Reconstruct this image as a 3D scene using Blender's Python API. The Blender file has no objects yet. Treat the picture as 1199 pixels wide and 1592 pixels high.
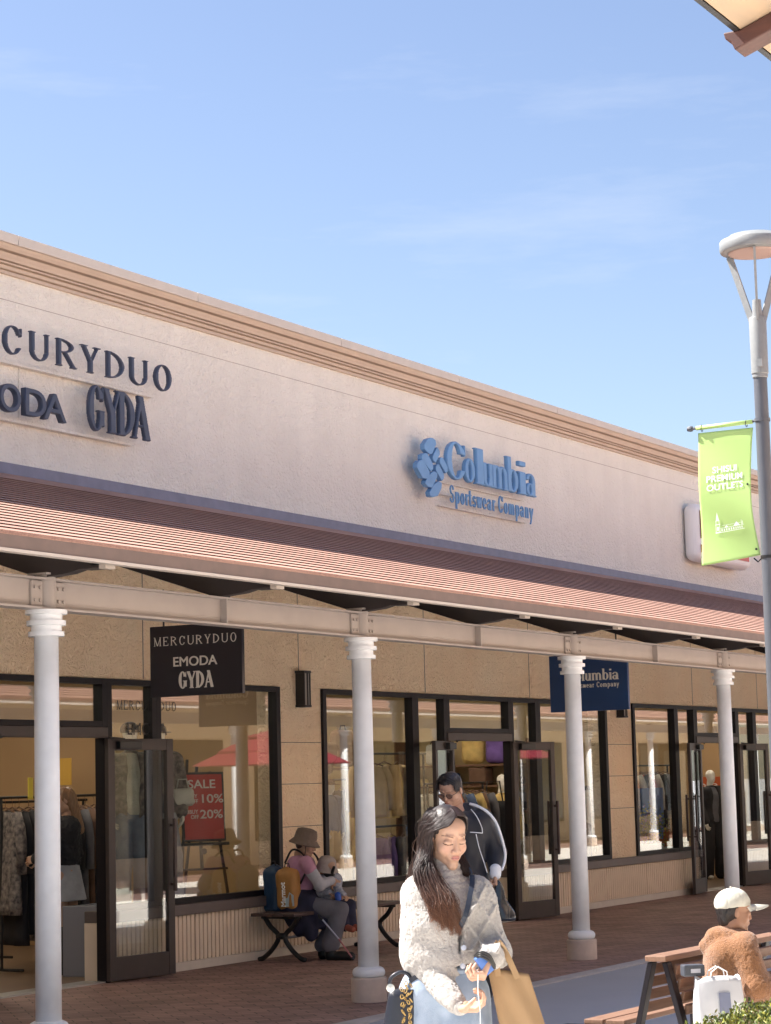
import bpy, math, random
import numpy as np
from mathutils import Vector, Matrix, Euler
R = math.radians
sc = bpy.context.scene
col = bpy.data.collections.new('scene'); sc.collection.children.link(col)

# ---------------------------------------------------------------- camera
F_PX, CAMH = 3400.0, 1.65
d1 = Vector((1948.5, 371.0, F_PX)).normalized()              # direction of the facade in camera space (x right, y down, z forward)
up_ = Vector((-.0255, -1, (.0255*1948.5+371.0)/F_PX)).normalized()
dy_ = up_.cross(d1)
cam = bpy.data.cameras.new('camera'); camo = bpy.data.objects.new('camera', cam); col.objects.link(camo)
cr = Vector((d1[0], dy_[0], up_[0])); cd = Vector((d1[1], dy_[1], up_[1])); cf = Vector((d1[2], dy_[2], up_[2]))
m = Matrix.Identity(4)
for i in range(3):
    m[i][0] = cr[i]; m[i][1] = -cd[i]; m[i][2] = -cf[i]
m.translation = Vector((0, 0, CAMH))
camo.matrix_world = m
cam.sensor_fit = 'VERTICAL'; cam.sensor_height = 24; cam.lens = F_PX/1592*24
cam.clip_start = .1; cam.clip_end = 3000
sc.camera = camo
HEAD = math.atan2(cr[1], cr[0])                              # heading of the camera's right-hand side on the ground

# ---------------------------------------------------------------- light
SUN_EL, SUN_AZ = R(52.3), math.atan2(.965, -.26)               # azimuth as an angle from +X
sv = Vector((math.cos(SUN_EL)*math.cos(SUN_AZ), math.cos(SUN_EL)*math.sin(SUN_AZ), math.sin(SUN_EL)))
sun = bpy.data.lights.new('sun', 'SUN'); sun.energy = 3.5; sun.angle = R(.5); sun.color = (1, .94, .87)
suno = bpy.data.objects.new('sun', sun); col.objects.link(suno)
suno.rotation_euler = (-sv).to_track_quat('-Z', 'Y').to_euler()
w = bpy.data.worlds.new('World'); sc.world = w; w.use_nodes = True
nt = w.node_tree; nt.nodes.clear()
wo = nt.nodes.new('ShaderNodeOutputWorld'); bg = nt.nodes.new('ShaderNodeBackground')
sky = nt.nodes.new('ShaderNodeTexSky'); sky.sky_type = 'NISHITA'; sky.sun_disc = False
sky.sun_elevation = SUN_EL; sky.sun_rotation = math.pi/2-SUN_AZ
sky.air_density = 1.0; sky.dust_density = .9; sky.ozone_density = 1.5
bg.inputs[1].default_value = .0500
# thin wisps of cirrus low over the roofs
tc = nt.nodes.new('ShaderNodeTexCoord'); mp = nt.nodes.new('ShaderNodeMapping'); mp.inputs['Scale'].default_value = (1.5, 1.5, 9); mp.inputs['Location'].default_value = (3.1, .7, .4)
nz = nt.nodes.new('ShaderNodeTexNoise'); nz.inputs['Scale'].default_value = 2.6; nz.inputs['Detail'].default_value = 7; nz.inputs['Roughness'].default_value = .6
rp = nt.nodes.new('ShaderNodeValToRGB'); rp.color_ramp.elements[0].position = .56; rp.color_ramp.elements[1].position = .8
rp.color_ramp.elements[1].color = (.34, .34, .34, 1)
mx = nt.nodes.new('ShaderNodeMixRGB'); mx.inputs[2].default_value = (4.6, 5.0, 5.7, 1)
nt.links.new(tc.outputs['Generated'], mp.inputs[0]); nt.links.new(mp.outputs[0], nz.inputs[0]); nt.links.new(nz.outputs[0], rp.inputs[0])
nt.links.new(rp.outputs[0], mx.inputs[0]); nt.links.new(sky.outputs[0], mx.inputs[1]); ht = nt.nodes.new('ShaderNodeHueSaturation'); ht.inputs['Saturation'].default_value = .97; ht.inputs['Value'].default_value = .84; ht.inputs['Hue'].default_value = .508; nt.links.new(mx.outputs[0], ht.inputs['Color']); nt.links.new(ht.outputs[0], bg.inputs[0]); nt.links.new(bg.outputs[0], wo.inputs[0])
sc.view_settings.view_transform = 'Standard'; sc.view_settings.look = 'None'; sc.view_settings.gamma = 1
sc.view_settings.use_curve_mapping = False
sc.view_settings.exposure = 2.24
try:
    sc.cycles.max_bounces = 10; sc.cycles.transparent_max_bounces = 16
except Exception: pass
# ---------------------------------------------------------------- helpers
def tag(o, label=None, cat=None, group=None, kind=None):
    if label: o['label'] = label
    if cat: o['category'] = cat
    if group: o['group'] = group
    if kind: o['kind'] = kind
    return o
def empty(name, loc=(0,0,0), rz=0, label=None, cat=None, group=None):
    o = bpy.data.objects.new(name, None); col.objects.link(o)
    o.location = loc; o.rotation_euler = (0,0,rz); o.empty_display_size = .1
    return tag(o, label, cat, group)
def link(name, me, mat, parent=None, smooth=False):
    o = bpy.data.objects.new(name, me); col.objects.link(o)
    if mat is not None:
        for mm in (mat if isinstance(mat, (list, tuple)) else [mat]): me.materials.append(mm)
    if smooth:
        me.polygons.foreach_set('use_smooth', [True]*len(me.polygons))
    if parent: o.parent = parent
    return o
class MB:
    def __init__(s): s.v = []; s.f = []; s.mi = []; s.cur = 0
    def add(s, vs, fs):
        n = len(s.v); s.v += [tuple(p) for p in vs]
        for f in fs: s.f.append(tuple(i+n for i in f)); s.mi.append(s.cur)
        return s
    def box(s, x0, x1, y0, y1, z0, z1):
        return s.add([(x0,y0,z0),(x1,y0,z0),(x1,y1,z0),(x0,y1,z0),(x0,y0,z1),(x1,y0,z1),(x1,y1,z1),(x0,y1,z1)],
                     [(0,3,2,1),(4,5,6,7),(0,1,5,4),(1,2,6,5),(2,3,7,6),(3,0,4,7)])
    def obox(s, c, hx, hy, hz, rot=(0,0,0)):
        M = Euler(rot).to_matrix(); c = Vector(c)
        P = [c+M@Vector((a*hx,b*hy,d*hz)) for a,b,d in [(-1,-1,-1),(1,-1,-1),(1,1,-1),(-1,1,-1),(-1,-1,1),(1,-1,1),(1,1,1),(-1,1,1)]]
        return s.add(P, [(0,3,2,1),(4,5,6,7),(0,1,5,4),(1,2,6,5),(2,3,7,6),(3,0,4,7)])
    def bar(s, a, b, wx, wy=None, up=(0,0,1)):
        a = Vector(a); b = Vector(b); d = (b-a).normalized(); u = Vector(up)
        if abs(d.dot(u)) > .95: u = Vector((1,0,0))
        x = d.cross(u).normalized(); y = x.cross(d); wy = wy or wx
        P = [p+x*i*wx/2+y*j*wy/2 for p in (a,b) for i,j in ((-1,-1),(1,-1),(1,1),(-1,1))]
        return s.add(P, [(3,2,1,0),(4,5,6,7),(0,1,5,4),(1,2,6,5),(2,3,7,6),(3,0,4,7)])
    def tube(s, pts, rad, n=10, cap=True, closed=False):
        pts = [Vector(p) for p in pts]; k = len(pts)
        if not isinstance(rad, (list, tuple)): rad = [rad]*k
        vs = []; fs = []; pu = None
        for i, p in enumerate(pts):
            if closed: d = pts[(i+1)%k]-pts[i-1]
            else: d = pts[min(i+1,k-1)]-pts[max(i-1,0)]
            d.normalize()
            if pu is None:
                u = Vector((0,0,1)) if abs(d.z) < .9 else Vector((1,0,0))
            else: u = pu
            x = d.cross(u).normalized(); u = x.cross(d).normalized(); pu = u
            for j in range(n):
                a = 2*math.pi*j/n
                vs.append(p+(x*math.cos(a)+u*math.sin(a))*rad[i])
        for i in range(k if closed else k-1):
            for j in range(n):
                a = i*n+j; b = i*n+(j+1)%n; c = ((i+1)%k)*n+(j+1)%n; e = ((i+1)%k)*n+j
                fs.append((a,b,c,e))
        if cap and not closed:
            fs.append(tuple(reversed(range(n)))); fs.append(tuple(range((k-1)*n, k*n)))
        return s.add(vs, fs)
    def lathe(s, c, prof, n=32, axis='z'):
        vs = []; fs = []; k = len(prof)
        for r, z in prof:
            for j in range(n):
                a = 2*math.pi*j/n; p = (r*math.cos(a), r*math.sin(a), z)
                if axis == 'x': p = (z, p[0], p[1])
                if axis == 'y': p = (p[0], z, p[1])
                vs.append((c[0]+p[0], c[1]+p[1], c[2]+p[2]))
        for i in range(k-1):
            for j in range(n):
                a = i*n+j; b = i*n+(j+1)%n
                fs.append((a,b,b+n,a+n))
        fs.append(tuple(reversed(range(n)))); fs.append(tuple(range((k-1)*n, k*n)))
        return s.add(vs, fs)
    def prism(s, poly, a, b, axis='x'):
        """poly: 2D points in the plane across axis, extruded from a to b"""
        def P(q, t):
            if axis == 'x': return (t, q[0], q[1])
            if axis == 'y': return (q[0], t, q[1])
            return (q[0], q[1], t)
        n = len(poly); ar = sum(poly[i][0]*poly[(i+1)%n][1]-poly[(i+1)%n][0]*poly[i][1] for i in range(n))
        if ar < 0: poly = list(reversed(poly))
        vs = [P(q,a) for q in poly]+[P(q,b) for q in poly]
        fl = (axis == 'y')
        fs = [tuple(reversed(range(n))), tuple(range(n,2*n))]+[(i,(i+1)%n,n+(i+1)%n,n+i) for i in range(n)]
        if fl: fs = [tuple(reversed(f)) for f in fs]
        return s.add(vs, fs)
    def loft(s, rings, cap=True):
        n = len(rings[0]); vs = [p for r in rings for p in r]; fs = []
        for i in range(len(rings)-1):
            for j in range(n):
                a = i*n+j; b = i*n+(j+1)%n; fs.append((a,b,b+n,a+n))
        if cap: fs += [tuple(reversed(range(n))), tuple(range((len(rings)-1)*n, len(rings)*n))]
        return s.add(vs, fs)
    def sheet(s, fn, nu, nv):
        vs = [fn(i/(nu-1), j/(nv-1)) for i in range(nu) for j in range(nv)]
        fs = [(i*nv+j, (i+1)*nv+j, (i+1)*nv+j+1, i*nv+j+1) for i in range(nu-1) for j in range(nv-1)]
        return s.add(vs, fs)
    def build(s, name, mat, parent=None, smooth=False, bevel=0, loc=None, rz=None, seg=2):
        me = bpy.data.meshes.new(name); me.from_pydata(s.v, [], s.f)
        if any(s.mi): me.polygons.foreach_set('material_index', s.mi)
        o = link(name, me, mat, parent, smooth)
        if bevel:
            b = o.modifiers.new('bevel', 'BEVEL'); b.width = bevel; b.segments = seg; b.limit_method = 'ANGLE'; b.angle_limit = R(35)
        if smooth == 'auto':
            try: me.shade_smooth_by_angle = True
            except Exception: pass
        if loc is not None: o.location = loc
        if rz is not None: o.rotation_euler = (0,0,rz)
        return o
def sharp_smooth(o, ang=35):
    """smooth shading with sharp edges marked by angle"""
    import bmesh
    me = o.data; bm = bmesh.new(); bm.from_mesh(me)
    for f in bm.faces: f.smooth = True
    for e in bm.edges:
        if len(e.link_faces) == 2 and e.calc_face_angle(0) > R(ang): e.smooth = False
    bm.to_mesh(me); bm.free(); return o
def copy_tree(o, parent=None):
    c = o.copy(); col.objects.link(c)
    if parent: c.parent = parent
    for ch in [k for k in o.children]: copy_tree(ch, c)
    return c

# ---------------------------------------------------------------- materials
def mat(name, c, rough=.6, metal=0, var=0, vs=8, bump=0, bs=40, spec=.5, sheen=0, coat=0, c2=None, stretch=None, emit=None, est=0, trans=0, attr=False, detail=4):
    M = bpy.data.materials.new(name); M.use_nodes = True; n = M.node_tree; b = n.nodes['Principled BSDF']
    b.inputs['Base Color'].default_value = (*c, 1); b.inputs['Roughness'].default_value = rough; b.inputs['Metallic'].default_value = metal
    b.inputs['Specular IOR Level'].default_value = spec
    if sheen: b.inputs['Sheen Weight'].default_value = sheen; b.inputs['Sheen Roughness'].default_value = .5
    if coat: b.inputs['Coat Weight'].default_value = coat; b.inputs['Coat Roughness'].default_value = .1
    if emit: b.inputs['Emission Color'].default_value = (*emit,1); b.inputs['Emission Strength'].default_value = est
    if trans:
        b.inputs['Subsurface Weight'].default_value = trans; b.inputs['Subsurface Radius'].default_value = (.02,.008,.004); b.inputs['Subsurface Scale'].default_value = .3
    t = n.nodes.new('ShaderNodeTexCoord'); mp = n.nodes.new('ShaderNodeMapping'); n.links.new(t.outputs['Object'], mp.inputs[0])
    if stretch: mp.inputs['Scale'].default_value = stretch
    src = None
    if attr:
        a = n.nodes.new('ShaderNodeVertexColor'); a.layer_name = 'Col'; src = a.outputs[0]
        n.links.new(src, b.inputs['Base Color'])
    if var or c2:
        nz = n.nodes.new('ShaderNodeTexNoise'); nz.inputs['Scale'].default_value = vs; nz.inputs['Detail'].default_value = detail
        n.links.new(mp.outputs[0], nz.inputs[0])
        mx = n.nodes.new('ShaderNodeMixRGB')
        if c2: mx.inputs[1].default_value = (*c,1); mx.inputs[2].default_value = (*c2,1)
        else: mx.inputs[1].default_value = tuple(max(0,k*(1-var)) for k in c)+(1,); mx.inputs[2].default_value = tuple(min(1,k*(1+var)) for k in c)+(1,)
        r = n.nodes.new('ShaderNodeMapRange'); r.inputs[1].default_value = .3; r.inputs[2].default_value = .7
        n.links.new(nz.outputs[0], r.inputs[0]); n.links.new(r.outputs[0], mx.inputs[0])
        if attr:
            m2 = n.nodes.new('ShaderNodeMixRGB'); m2.blend_type = 'MULTIPLY'; m2.inputs[0].default_value = 1
            n.links.new(src, m2.inputs[1]); n.links.new(mx.outputs[0], m2.inputs[2]); n.links.new(m2.outputs[0], b.inputs['Base Color'])
        else: n.links.new(mx.outputs[0], b.inputs['Base Color'])
    if bump:
        nb = n.nodes.new('ShaderNodeTexNoise'); nb.inputs['Scale'].default_value = bs; nb.inputs['Detail'].default_value = 5
        n.links.new(mp.outputs[0], nb.inputs[0])
        bp = n.nodes.new('ShaderNodeBump'); bp.inputs['Strength'].default_value = bump; bp.inputs['Distance'].default_value = .01
        n.links.new(nb.outputs[0], bp.inputs['Height']); n.links.new(bp.outputs[0], b.inputs['Normal'])
    return M
def stucco(name, c, c2, bst=.9):
    """trowelled stucco: worm-like ridges as bump, slight mottling"""
    M = mat(name, c, .85, c2=c2, vs=1.3); n = M.node_tree; b = n.nodes['Principled BSDF']
    t = [k for k in n.nodes if k.type == 'TEX_COORD'][0]
    n1 = n.nodes.new('ShaderNodeTexNoise'); n1.inputs['Scale'].default_value = 15; n1.inputs['Detail'].default_value = 3; n1.inputs['Distortion'].default_value = 1.6
    n2 = n.nodes.new('ShaderNodeTexNoise'); n2.inputs['Scale'].default_value = 55; n2.inputs['Detail'].default_value = 4
    ad = n.nodes.new('ShaderNodeMath'); ad.operation = 'MULTIPLY_ADD'; ad.inputs[1].default_value = .35
    n.links.new(t.outputs['Object'], n1.inputs[0]); n.links.new(t.outputs['Object'], n2.inputs[0])
    n.links.new(n2.outputs[0], ad.inputs[0]); n.links.new(n1.outputs[0], ad.inputs[2])
    bp = n.nodes.new('ShaderNodeBump'); bp.inputs['Strength'].default_value = bst; bp.inputs['Distance'].default_value = .07
    # rain streaks and grime
    m2 = n.nodes.new('ShaderNodeMapping'); m2.inputs['Scale'].default_value = (2.5, 2.5, .3); n4 = n.nodes.new('ShaderNodeTexNoise'); n4.inputs['Scale'].default_value = 1.6; n4.inputs['Detail'].default_value = 6
    n.links.new(t.outputs['Object'], m2.inputs[0]); n.links.new(m2.outputs[0], n4.inputs[0]); mr = n.nodes.new('ShaderNodeMapRange'); mr.inputs[1].default_value = .35; mr.inputs[2].default_value = .75; mr.inputs[3].default_value = 1; mr.inputs[4].default_value = .95
    n.links.new(n4.outputs[0], mr.inputs[0]); src = b.inputs['Base Color'].links[0].from_socket; mm = n.nodes.new('ShaderNodeMixRGB'); mm.blend_type = 'MULTIPLY'; mm.inputs[0].default_value = 1; n.links.new(src, mm.inputs[1]); n.links.new(mr.outputs[0], mm.inputs[2]); n.links.new(mm.outputs[0], b.inputs['Base Color'])
    n.links.new(ad.outputs[0], bp.inputs['Height']); n.links.new(bp.outputs[0], b.inputs['Normal'])
    return M
def glass(name, ior=1.75, tint=(.93,.95,.93)):
    M = bpy.data.materials.new(name); M.use_nodes = True; n = M.node_tree; n.nodes.clear()
    o = n.nodes.new('ShaderNodeOutputMaterial'); mx = n.nodes.new('ShaderNodeMixShader')
    tr = n.nodes.new('ShaderNodeBsdfTransparent'); tr.inputs[0].default_value = (*tint,1)
    g = n.nodes.new('ShaderNodeBsdfGlossy'); g.inputs['Roughness'].default_value = 0.0
    geo = n.nodes.new('ShaderNodeNewGeometry'); vm = n.nodes.new('ShaderNodeVectorMath'); vm.operation = 'DOT_PRODUCT'
    ab = n.nodes.new('ShaderNodeMath'); ab.operation = 'ABSOLUTE'
    # Schlick, the same from both sides of the pane, twice the surface value for its two faces
    n.links.new(geo.outputs['Incoming'], vm.inputs[0]); n.links.new(geo.outputs['Normal'], vm.inputs[1]); n.links.new(vm.outputs['Value'], ab.inputs[0])
    s1 = n.nodes.new('ShaderNodeMath'); s1.operation = 'SUBTRACT'; s1.inputs[0].default_value = 1; n.links.new(ab.outputs[0], s1.inputs[1])
    pw = n.nodes.new('ShaderNodeMath'); pw.operation = 'POWER'; pw.inputs[1].default_value = 5; n.links.new(s1.outputs[0], pw.inputs[0])
    r0 = ((ior-1)/(ior+1))**2*1.6
    ma = n.nodes.new('ShaderNodeMath'); ma.operation = 'MULTIPLY_ADD'; ma.inputs[1].default_value = 1-r0; ma.inputs[2].default_value = r0; n.links.new(pw.outputs[0], ma.inputs[0])
    n.links.new(ma.outputs[0], mx.inputs[0]); n.links.new(tr.outputs[0], mx.inputs[1]); n.links.new(g.outputs[0], mx.inputs[2]); n.links.new(mx.outputs[0], o.inputs[0])
    return M
M_wall = stucco('stucco', (.85,.81,.735), (.90,.865,.79), .6)
M_wall_low = stucco('stucco_low', (.93,.69,.47), (.95,.76,.55))  # same stucco; warm bounce light under the arcade is put into the colour
M_cornice = mat('cornice', (.56,.45,.36), .7, var=.05, vs=2, bump=.1)
M_coping = mat('coping', (.60,.54,.475), .55, var=.04)
M_joint = mat('joint', (.12,.09,.08), .8)
M_flash = mat('flashing', (.19,.19,.26), .5, var=.1)
M_fascia = mat('fascia', (.20,.14,.115), .6, var=.1)
M_drip = mat('drip_edge', (.62,.54,.47), .5)
M_rafter = mat('rafter', (.035,.027,.027), .6)
M_steel = mat('painted_steel', (.40,.345,.315), .5, var=.05, vs=5)
M_white = mat('white_paint', (.86,.87,.88), .42, var=.05, vs=7, bump=.02)
M_plinth = mat('plinth', (.62,.50,.42), .8, var=.08, vs=12, bump=.2)
M_frame = mat('window_frame', (.008,.006,.009), .5, spec=.25)
M_frame2 = mat('door_frame', (.055,.042,.040), .45, var=.08, spec=.35)
M_sill = mat('sill', (.12,.095,.09), .5, var=.08)
M_rib = mat('ribbed_panel', (.74,.60,.47), .7, var=.05, vs=3)
M_glass = glass('glass')
M_black = mat('black_iron', (.012,.012,.013), .45)
M_handle = mat('handle', (.05,.03,.03), .3, metal=.3)
# ---------------------------------------------------------------- solid shapes from distance fields (bodies, clothes, letters)
def _hash(ix, iy, iz, seed):
    h = (ix.astype(np.int64)*374761393+iy.astype(np.int64)*668265263+iz.astype(np.int64)*2147483647+seed*974634777) & 0xffffffff
    h = ((h ^ (h >> 13))*1274126177) & 0xffffffff
    h = h ^ (h >> 16)
    return (h & 0xffff)/65535.0
def vnoise(P, f, seed=0):
    """value noise, 0..1; P is (...,3), f a number or a triple"""
    Q = P*np.asarray(f, dtype=float)+1000.0; I = np.floor(Q); T = Q-I; T = T*T*(3-2*T); I = I.astype(np.int64)
    x, y, z = I[...,0], I[...,1], I[...,2]; a, b, c = T[...,0], T[...,1], T[...,2]; out = 0
    for dx in (0,1):
        wx = a if dx else 1-a
        for dy in (0,1):
            wy = b if dy else 1-b
            for dz in (0,1):
                wz = c if dz else 1-c
                out = out+wx*wy*wz*_hash(x+dx, y+dy, z+dz, seed)
    return out
def smin(a, b, k):
    if k <= 0: return np.minimum(a, b)
    h = np.clip(.5+.5*(b-a)/k, 0, 1)
    return b*(1-h)+a*h-k*h*(1-h)
def smax(a, b, k): return -smin(-a, -b, k)
def d_cap(P, a, b, ra, rb):
    a = np.array(a, float); b = np.array(b, float); ab = b-a; L = ab.dot(ab)+1e-12
    t = np.clip(((P-a)@ab)/L, 0, 1)
    return np.linalg.norm(P-a-t[...,None]*ab, axis=-1)-(ra+(rb-ra)*t)
def d_ell(P, c, r):
    r = np.array(r, float); q = (P-np.array(c, float))
    k0 = np.linalg.norm(q/r, axis=-1); k1 = np.linalg.norm(q/(r*r), axis=-1)+1e-9
    return np.where(k0 < 1e-6, -r.min(), k0*(k0-1)/k1)
def d_box(P, c, h, rr=0):
    q = np.abs(P-np.array(c, float))-(np.array(h, float)-rr)
    return np.linalg.norm(np.maximum(q, 0), axis=-1)+np.minimum(q.max(-1), 0)-rr
def ev(P, prims, k):
    """prims: ('c',a,b,ra,rb[,k]) tapered limb, ('e',c,r[,k]) ellipsoid, ('b',c,h,round[,k]) box,
    ('g',matrix,prims[,k,k2]) group in its own frame, ('f',fn[,k]) any field; a leading '-' carves"""
    D = None
    for p in prims:
        t = p[0]; neg = t[0] == '-'; t = t[-1]
        if t == 'c': d = d_cap(P, *p[1:5]); kk = p[5] if len(p) > 5 else k
        elif t == 'e': d = d_ell(P, *p[1:3]); kk = p[3] if len(p) > 3 else k
        elif t == 'b': d = d_box(P, *p[1:4]); kk = p[4] if len(p) > 4 else k
        elif t == 'f': d = p[1](P); kk = p[2] if len(p) > 2 else k
        elif t == 'g':
            Mi = np.array(p[1].inverted()); Q = P@Mi[:3,:3].T+Mi[:3,3]
            d = ev(Q, p[2], p[4] if len(p) > 4 else k); kk = p[3] if len(p) > 3 else k
        if D is None: D = d
        elif neg: D = smax(D, -d, kk)
        else: D = smin(D, d, kk)
    return D
def snet(F, lo, h):
    """surface nets: zero level of the grid F -> vertices, quads (outward facing, F<0 inside)"""
    h = np.array(h, float)*np.ones(3); S = F < 0; nx, ny, nz = F.shape
    c = np.zeros((nx-1,ny-1,nz-1), np.int8)
    for dx in (0,1):
        for dy in (0,1):
            for dz in (0,1): c += S[dx:nx-1+dx, dy:ny-1+dy, dz:nz-1+dz]
    idx = np.argwhere((c > 0) & (c < 8))
    if len(idx) == 0: return np.zeros((0,3)), np.zeros((0,4), int)
    acc = np.zeros((len(idx),3)); cnt = np.zeros(len(idx))
    cs = [(a,b,d) for a in (0,1) for b in (0,1) for d in (0,1)]
    V = {q: F[idx[:,0]+q[0], idx[:,1]+q[1], idx[:,2]+q[2]] for q in cs}
    for q in cs:
        for ax in range(3):
            if q[ax] == 0:
                r = list(q); r[ax] = 1; r = tuple(r); a, b = V[q], V[r]; m_ = (a < 0) != (b < 0)
                t = np.where(m_, a/np.where(a-b == 0, 1, a-b), 0)
                p = np.array(q, float)[None,:].repeat(len(idx), 0); p[:,ax] += t
                acc[m_] += p[m_]; cnt[m_] += 1
    vs = (idx+acc/cnt[:,None])*h+np.array(lo)
    im = -np.ones((nx-1,ny-1,nz-1), np.int64); im[tuple(idx.T)] = np.arange(len(idx)); Q = []
    for ax in range(3):
        A = [slice(None)]*3; B = [slice(None)]*3; A[ax] = slice(0,-1); B[ax] = slice(1,None)
        e = S[tuple(A)] != S[tuple(B)]; p = np.argwhere(e); u, v = [(1,2),(2,0),(0,1)][ax]
        p = p[(p[:,u] > 0) & (p[:,v] > 0) & (p[:,u] < F.shape[u]-1) & (p[:,v] < F.shape[v]-1)]
        def g_(du, dv):
            q = p.copy(); q[:,u] += du; q[:,v] += dv; return im[tuple(q.T)]
        f = np.stack([g_(-1,-1), g_(0,-1), g_(0,0), g_(-1,0)], 1)
        s = S[tuple(p.T)]; f[~s] = f[~s][:,::-1]; Q.append(f)
    Q = np.concatenate(Q); Q = Q[(Q >= 0).all(1)]
    return vs, Q
def bounds(prims, pad, M=None):
    lo = np.full(3, 1e9); hi = np.full(3, -1e9)
    def acc(p, r):
        nonlocal lo, hi
        p = np.array(M@Vector(p)) if M is not None else np.array(p, float); r = np.ones(3)*(np.max(r) if M is not None else np.array(r)); lo = np.minimum(lo, p-r); hi = np.maximum(hi, p+r)
    for p in prims:
        if p[0][0] == '-': continue
        if p[0] == 'c': acc(p[1], p[3]); acc(p[2], p[4])
        elif p[0] in 'eb': acc(p[1], np.array(p[2]))
        elif p[0] == 'g':
            l2, h2 = bounds(p[2], 0, (M@p[1]) if M is not None else p[1]); lo = np.minimum(lo, l2); hi = np.maximum(hi, h2)
    return lo-pad, hi+pad
def solid(prims, res, k=.02, disp=None, cut=None, pad=.03, box=None, M=None):
    """disp(P) adds to the field (positive = shrink); returns verts, quads. Evaluated sparsely near the surface."""
    lo, hi = box if box else bounds(prims, pad)
    lo = np.array(lo, float); hi = np.array(hi, float); n = np.maximum(2, np.ceil((hi-lo)/res).astype(int)+1)
    fine = max(1, int(round(.02/res))) if res < .012 else 1
    def field(P):
        D = ev(P, prims, k)
        if cut is not None: D = cut(P, D)
        return D
    if fine > 1:                                              # coarse pass first, then only the blocks the surface crosses
        nb = np.ceil(n/fine).astype(int); n = nb*fine+1
        cx = [lo[i]+(np.arange(nb[i])+.5)*fine*res for i in range(3)]
        C = np.stack(np.meshgrid(*cx, indexing='ij'), -1); D = field(C)
        near = np.abs(D) < fine*res*1.05+.014
        F = np.repeat(np.repeat(np.repeat(D, fine, 0), fine, 1), fine, 2)
        F = np.pad(F, ((0,1),(0,1),(0,1)), mode='edge')
        m_ = np.repeat(np.repeat(np.repeat(near, fine, 0), fine, 1), fine, 2); m_ = np.pad(m_, ((0,1),(0,1),(0,1)), mode='edge')
        m2 = m_.copy()
        for ax in range(3): m2[tuple(slice(1,None) if i == ax else slice(None) for i in range(3))] |= m_[tuple(slice(0,-1) if i == ax else slice(None) for i in range(3))]
        I = np.argwhere(m2); out = np.empty(len(I))
        for s in range(0, len(I), 400000):
            P = I[s:s+400000]*res+lo; d = field(P)
            if disp is not None: d = d+disp(P)
            out[s:s+400000] = d
        F[tuple(I.T)] = out
    else:
        ax = [lo[i]+np.arange(n[i])*res for i in range(3)]
        P = np.stack(np.meshgrid(*ax, indexing='ij'), -1); F = field(P)
        if disp is not None: F = F+disp(P)
    F[0] = F[-1] = 1; F[:,0] = F[:,-1] = 1; F[:,:,0] = F[:,:,-1] = 1
    return snet(F, lo, res)
def np_mesh(name, parts, mat_, parent=None, colfn=None, smooth=True):
    vs = []; qs = []; o = 0
    for v, q in parts:
        vs.append(v); qs.append(q+o); o += len(v)
    v = np.concatenate(vs); q = np.concatenate(qs)
    me = bpy.data.meshes.new(name); me.vertices.add(len(v)); me.vertices.foreach_set('co', v.astype(np.float32).ravel())
    k = q.shape[1]; me.loops.add(q.size); me.loops.foreach_set('vertex_index', q.astype(np.int32).ravel()); me.polygons.add(len(q))
    me.polygons.foreach_set('loop_start', np.arange(0, q.size, k, dtype=np.int32)); me.polygons.foreach_set('loop_total', np.full(len(q), k, dtype=np.int32))
    me.update(calc_edges=True); me.validate()
    if colfn is not None:
        C = colfn(v); a = me.color_attributes.new('Col', 'FLOAT_COLOR', 'POINT')
        a.data.foreach_set('color', np.concatenate([C, np.ones((len(v),1))], 1).astype(np.float32).ravel())
    return link(name, me, mat_, parent, smooth)
def blob(name, prims, res, mat_, parent=None, k=.02, disp=None, cut=None, colfn=None, box=None, pad=.03):
    return np_mesh(name, [solid(prims, res, k, disp, cut, pad, box)], mat_, parent, colfn)

# ---- letters: flat fields in the unit em (cap height 1), extruded
def gR(x0,y0,x1,y1): return lambda X,Y: np.maximum(np.abs(X-(x0+x1)/2)-(x1-x0)/2, np.abs(Y-(y0+y1)/2)-(y1-y0)/2)
def gL(ax,ay,bx,by,wd):                                       # slanted bar with horizontal ends, wd measured along x
    def f(X,Y):
        t = (Y-ay)/(by-ay); xc = ax+(bx-ax)*t; s = abs(by-ay)/math.hypot(bx-ax,by-ay)
        return np.maximum((np.abs(X-xc)-wd/2)*s, np.abs(Y-(ay+by)/2)-abs(by-ay)/2)
    return f
def gE(cx,cy,rx,ry):
    def f(X,Y):
        x, y = X-cx, Y-cy; k0 = np.sqrt((x/rx)**2+(y/ry)**2); k1 = np.sqrt((x/rx**2)**2+(y/ry**2)**2)+1e-9
        return k0*(k0-1)/k1
    return f
def gO(cx,cy,rx,ry,tx,ty): a = gE(cx,cy,rx,ry); b = gE(cx,cy,rx-tx,ry-ty); return lambda X,Y: np.maximum(a(X,Y), -b(X,Y))
def gU(*fs):
    def f(X,Y):
        d = fs[0](X,Y)
        for g_ in fs[1:]: d = np.minimum(d, g_(X,Y))
        return d
    return f
def gC(a, *cuts):
    def f(X,Y):
        d = a(X,Y)
        for g_ in cuts: d = np.maximum(d, -g_(X,Y))
        return d
    return f
def gI(a, b): return lambda X,Y: np.maximum(a(X,Y), b(X,Y))
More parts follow.
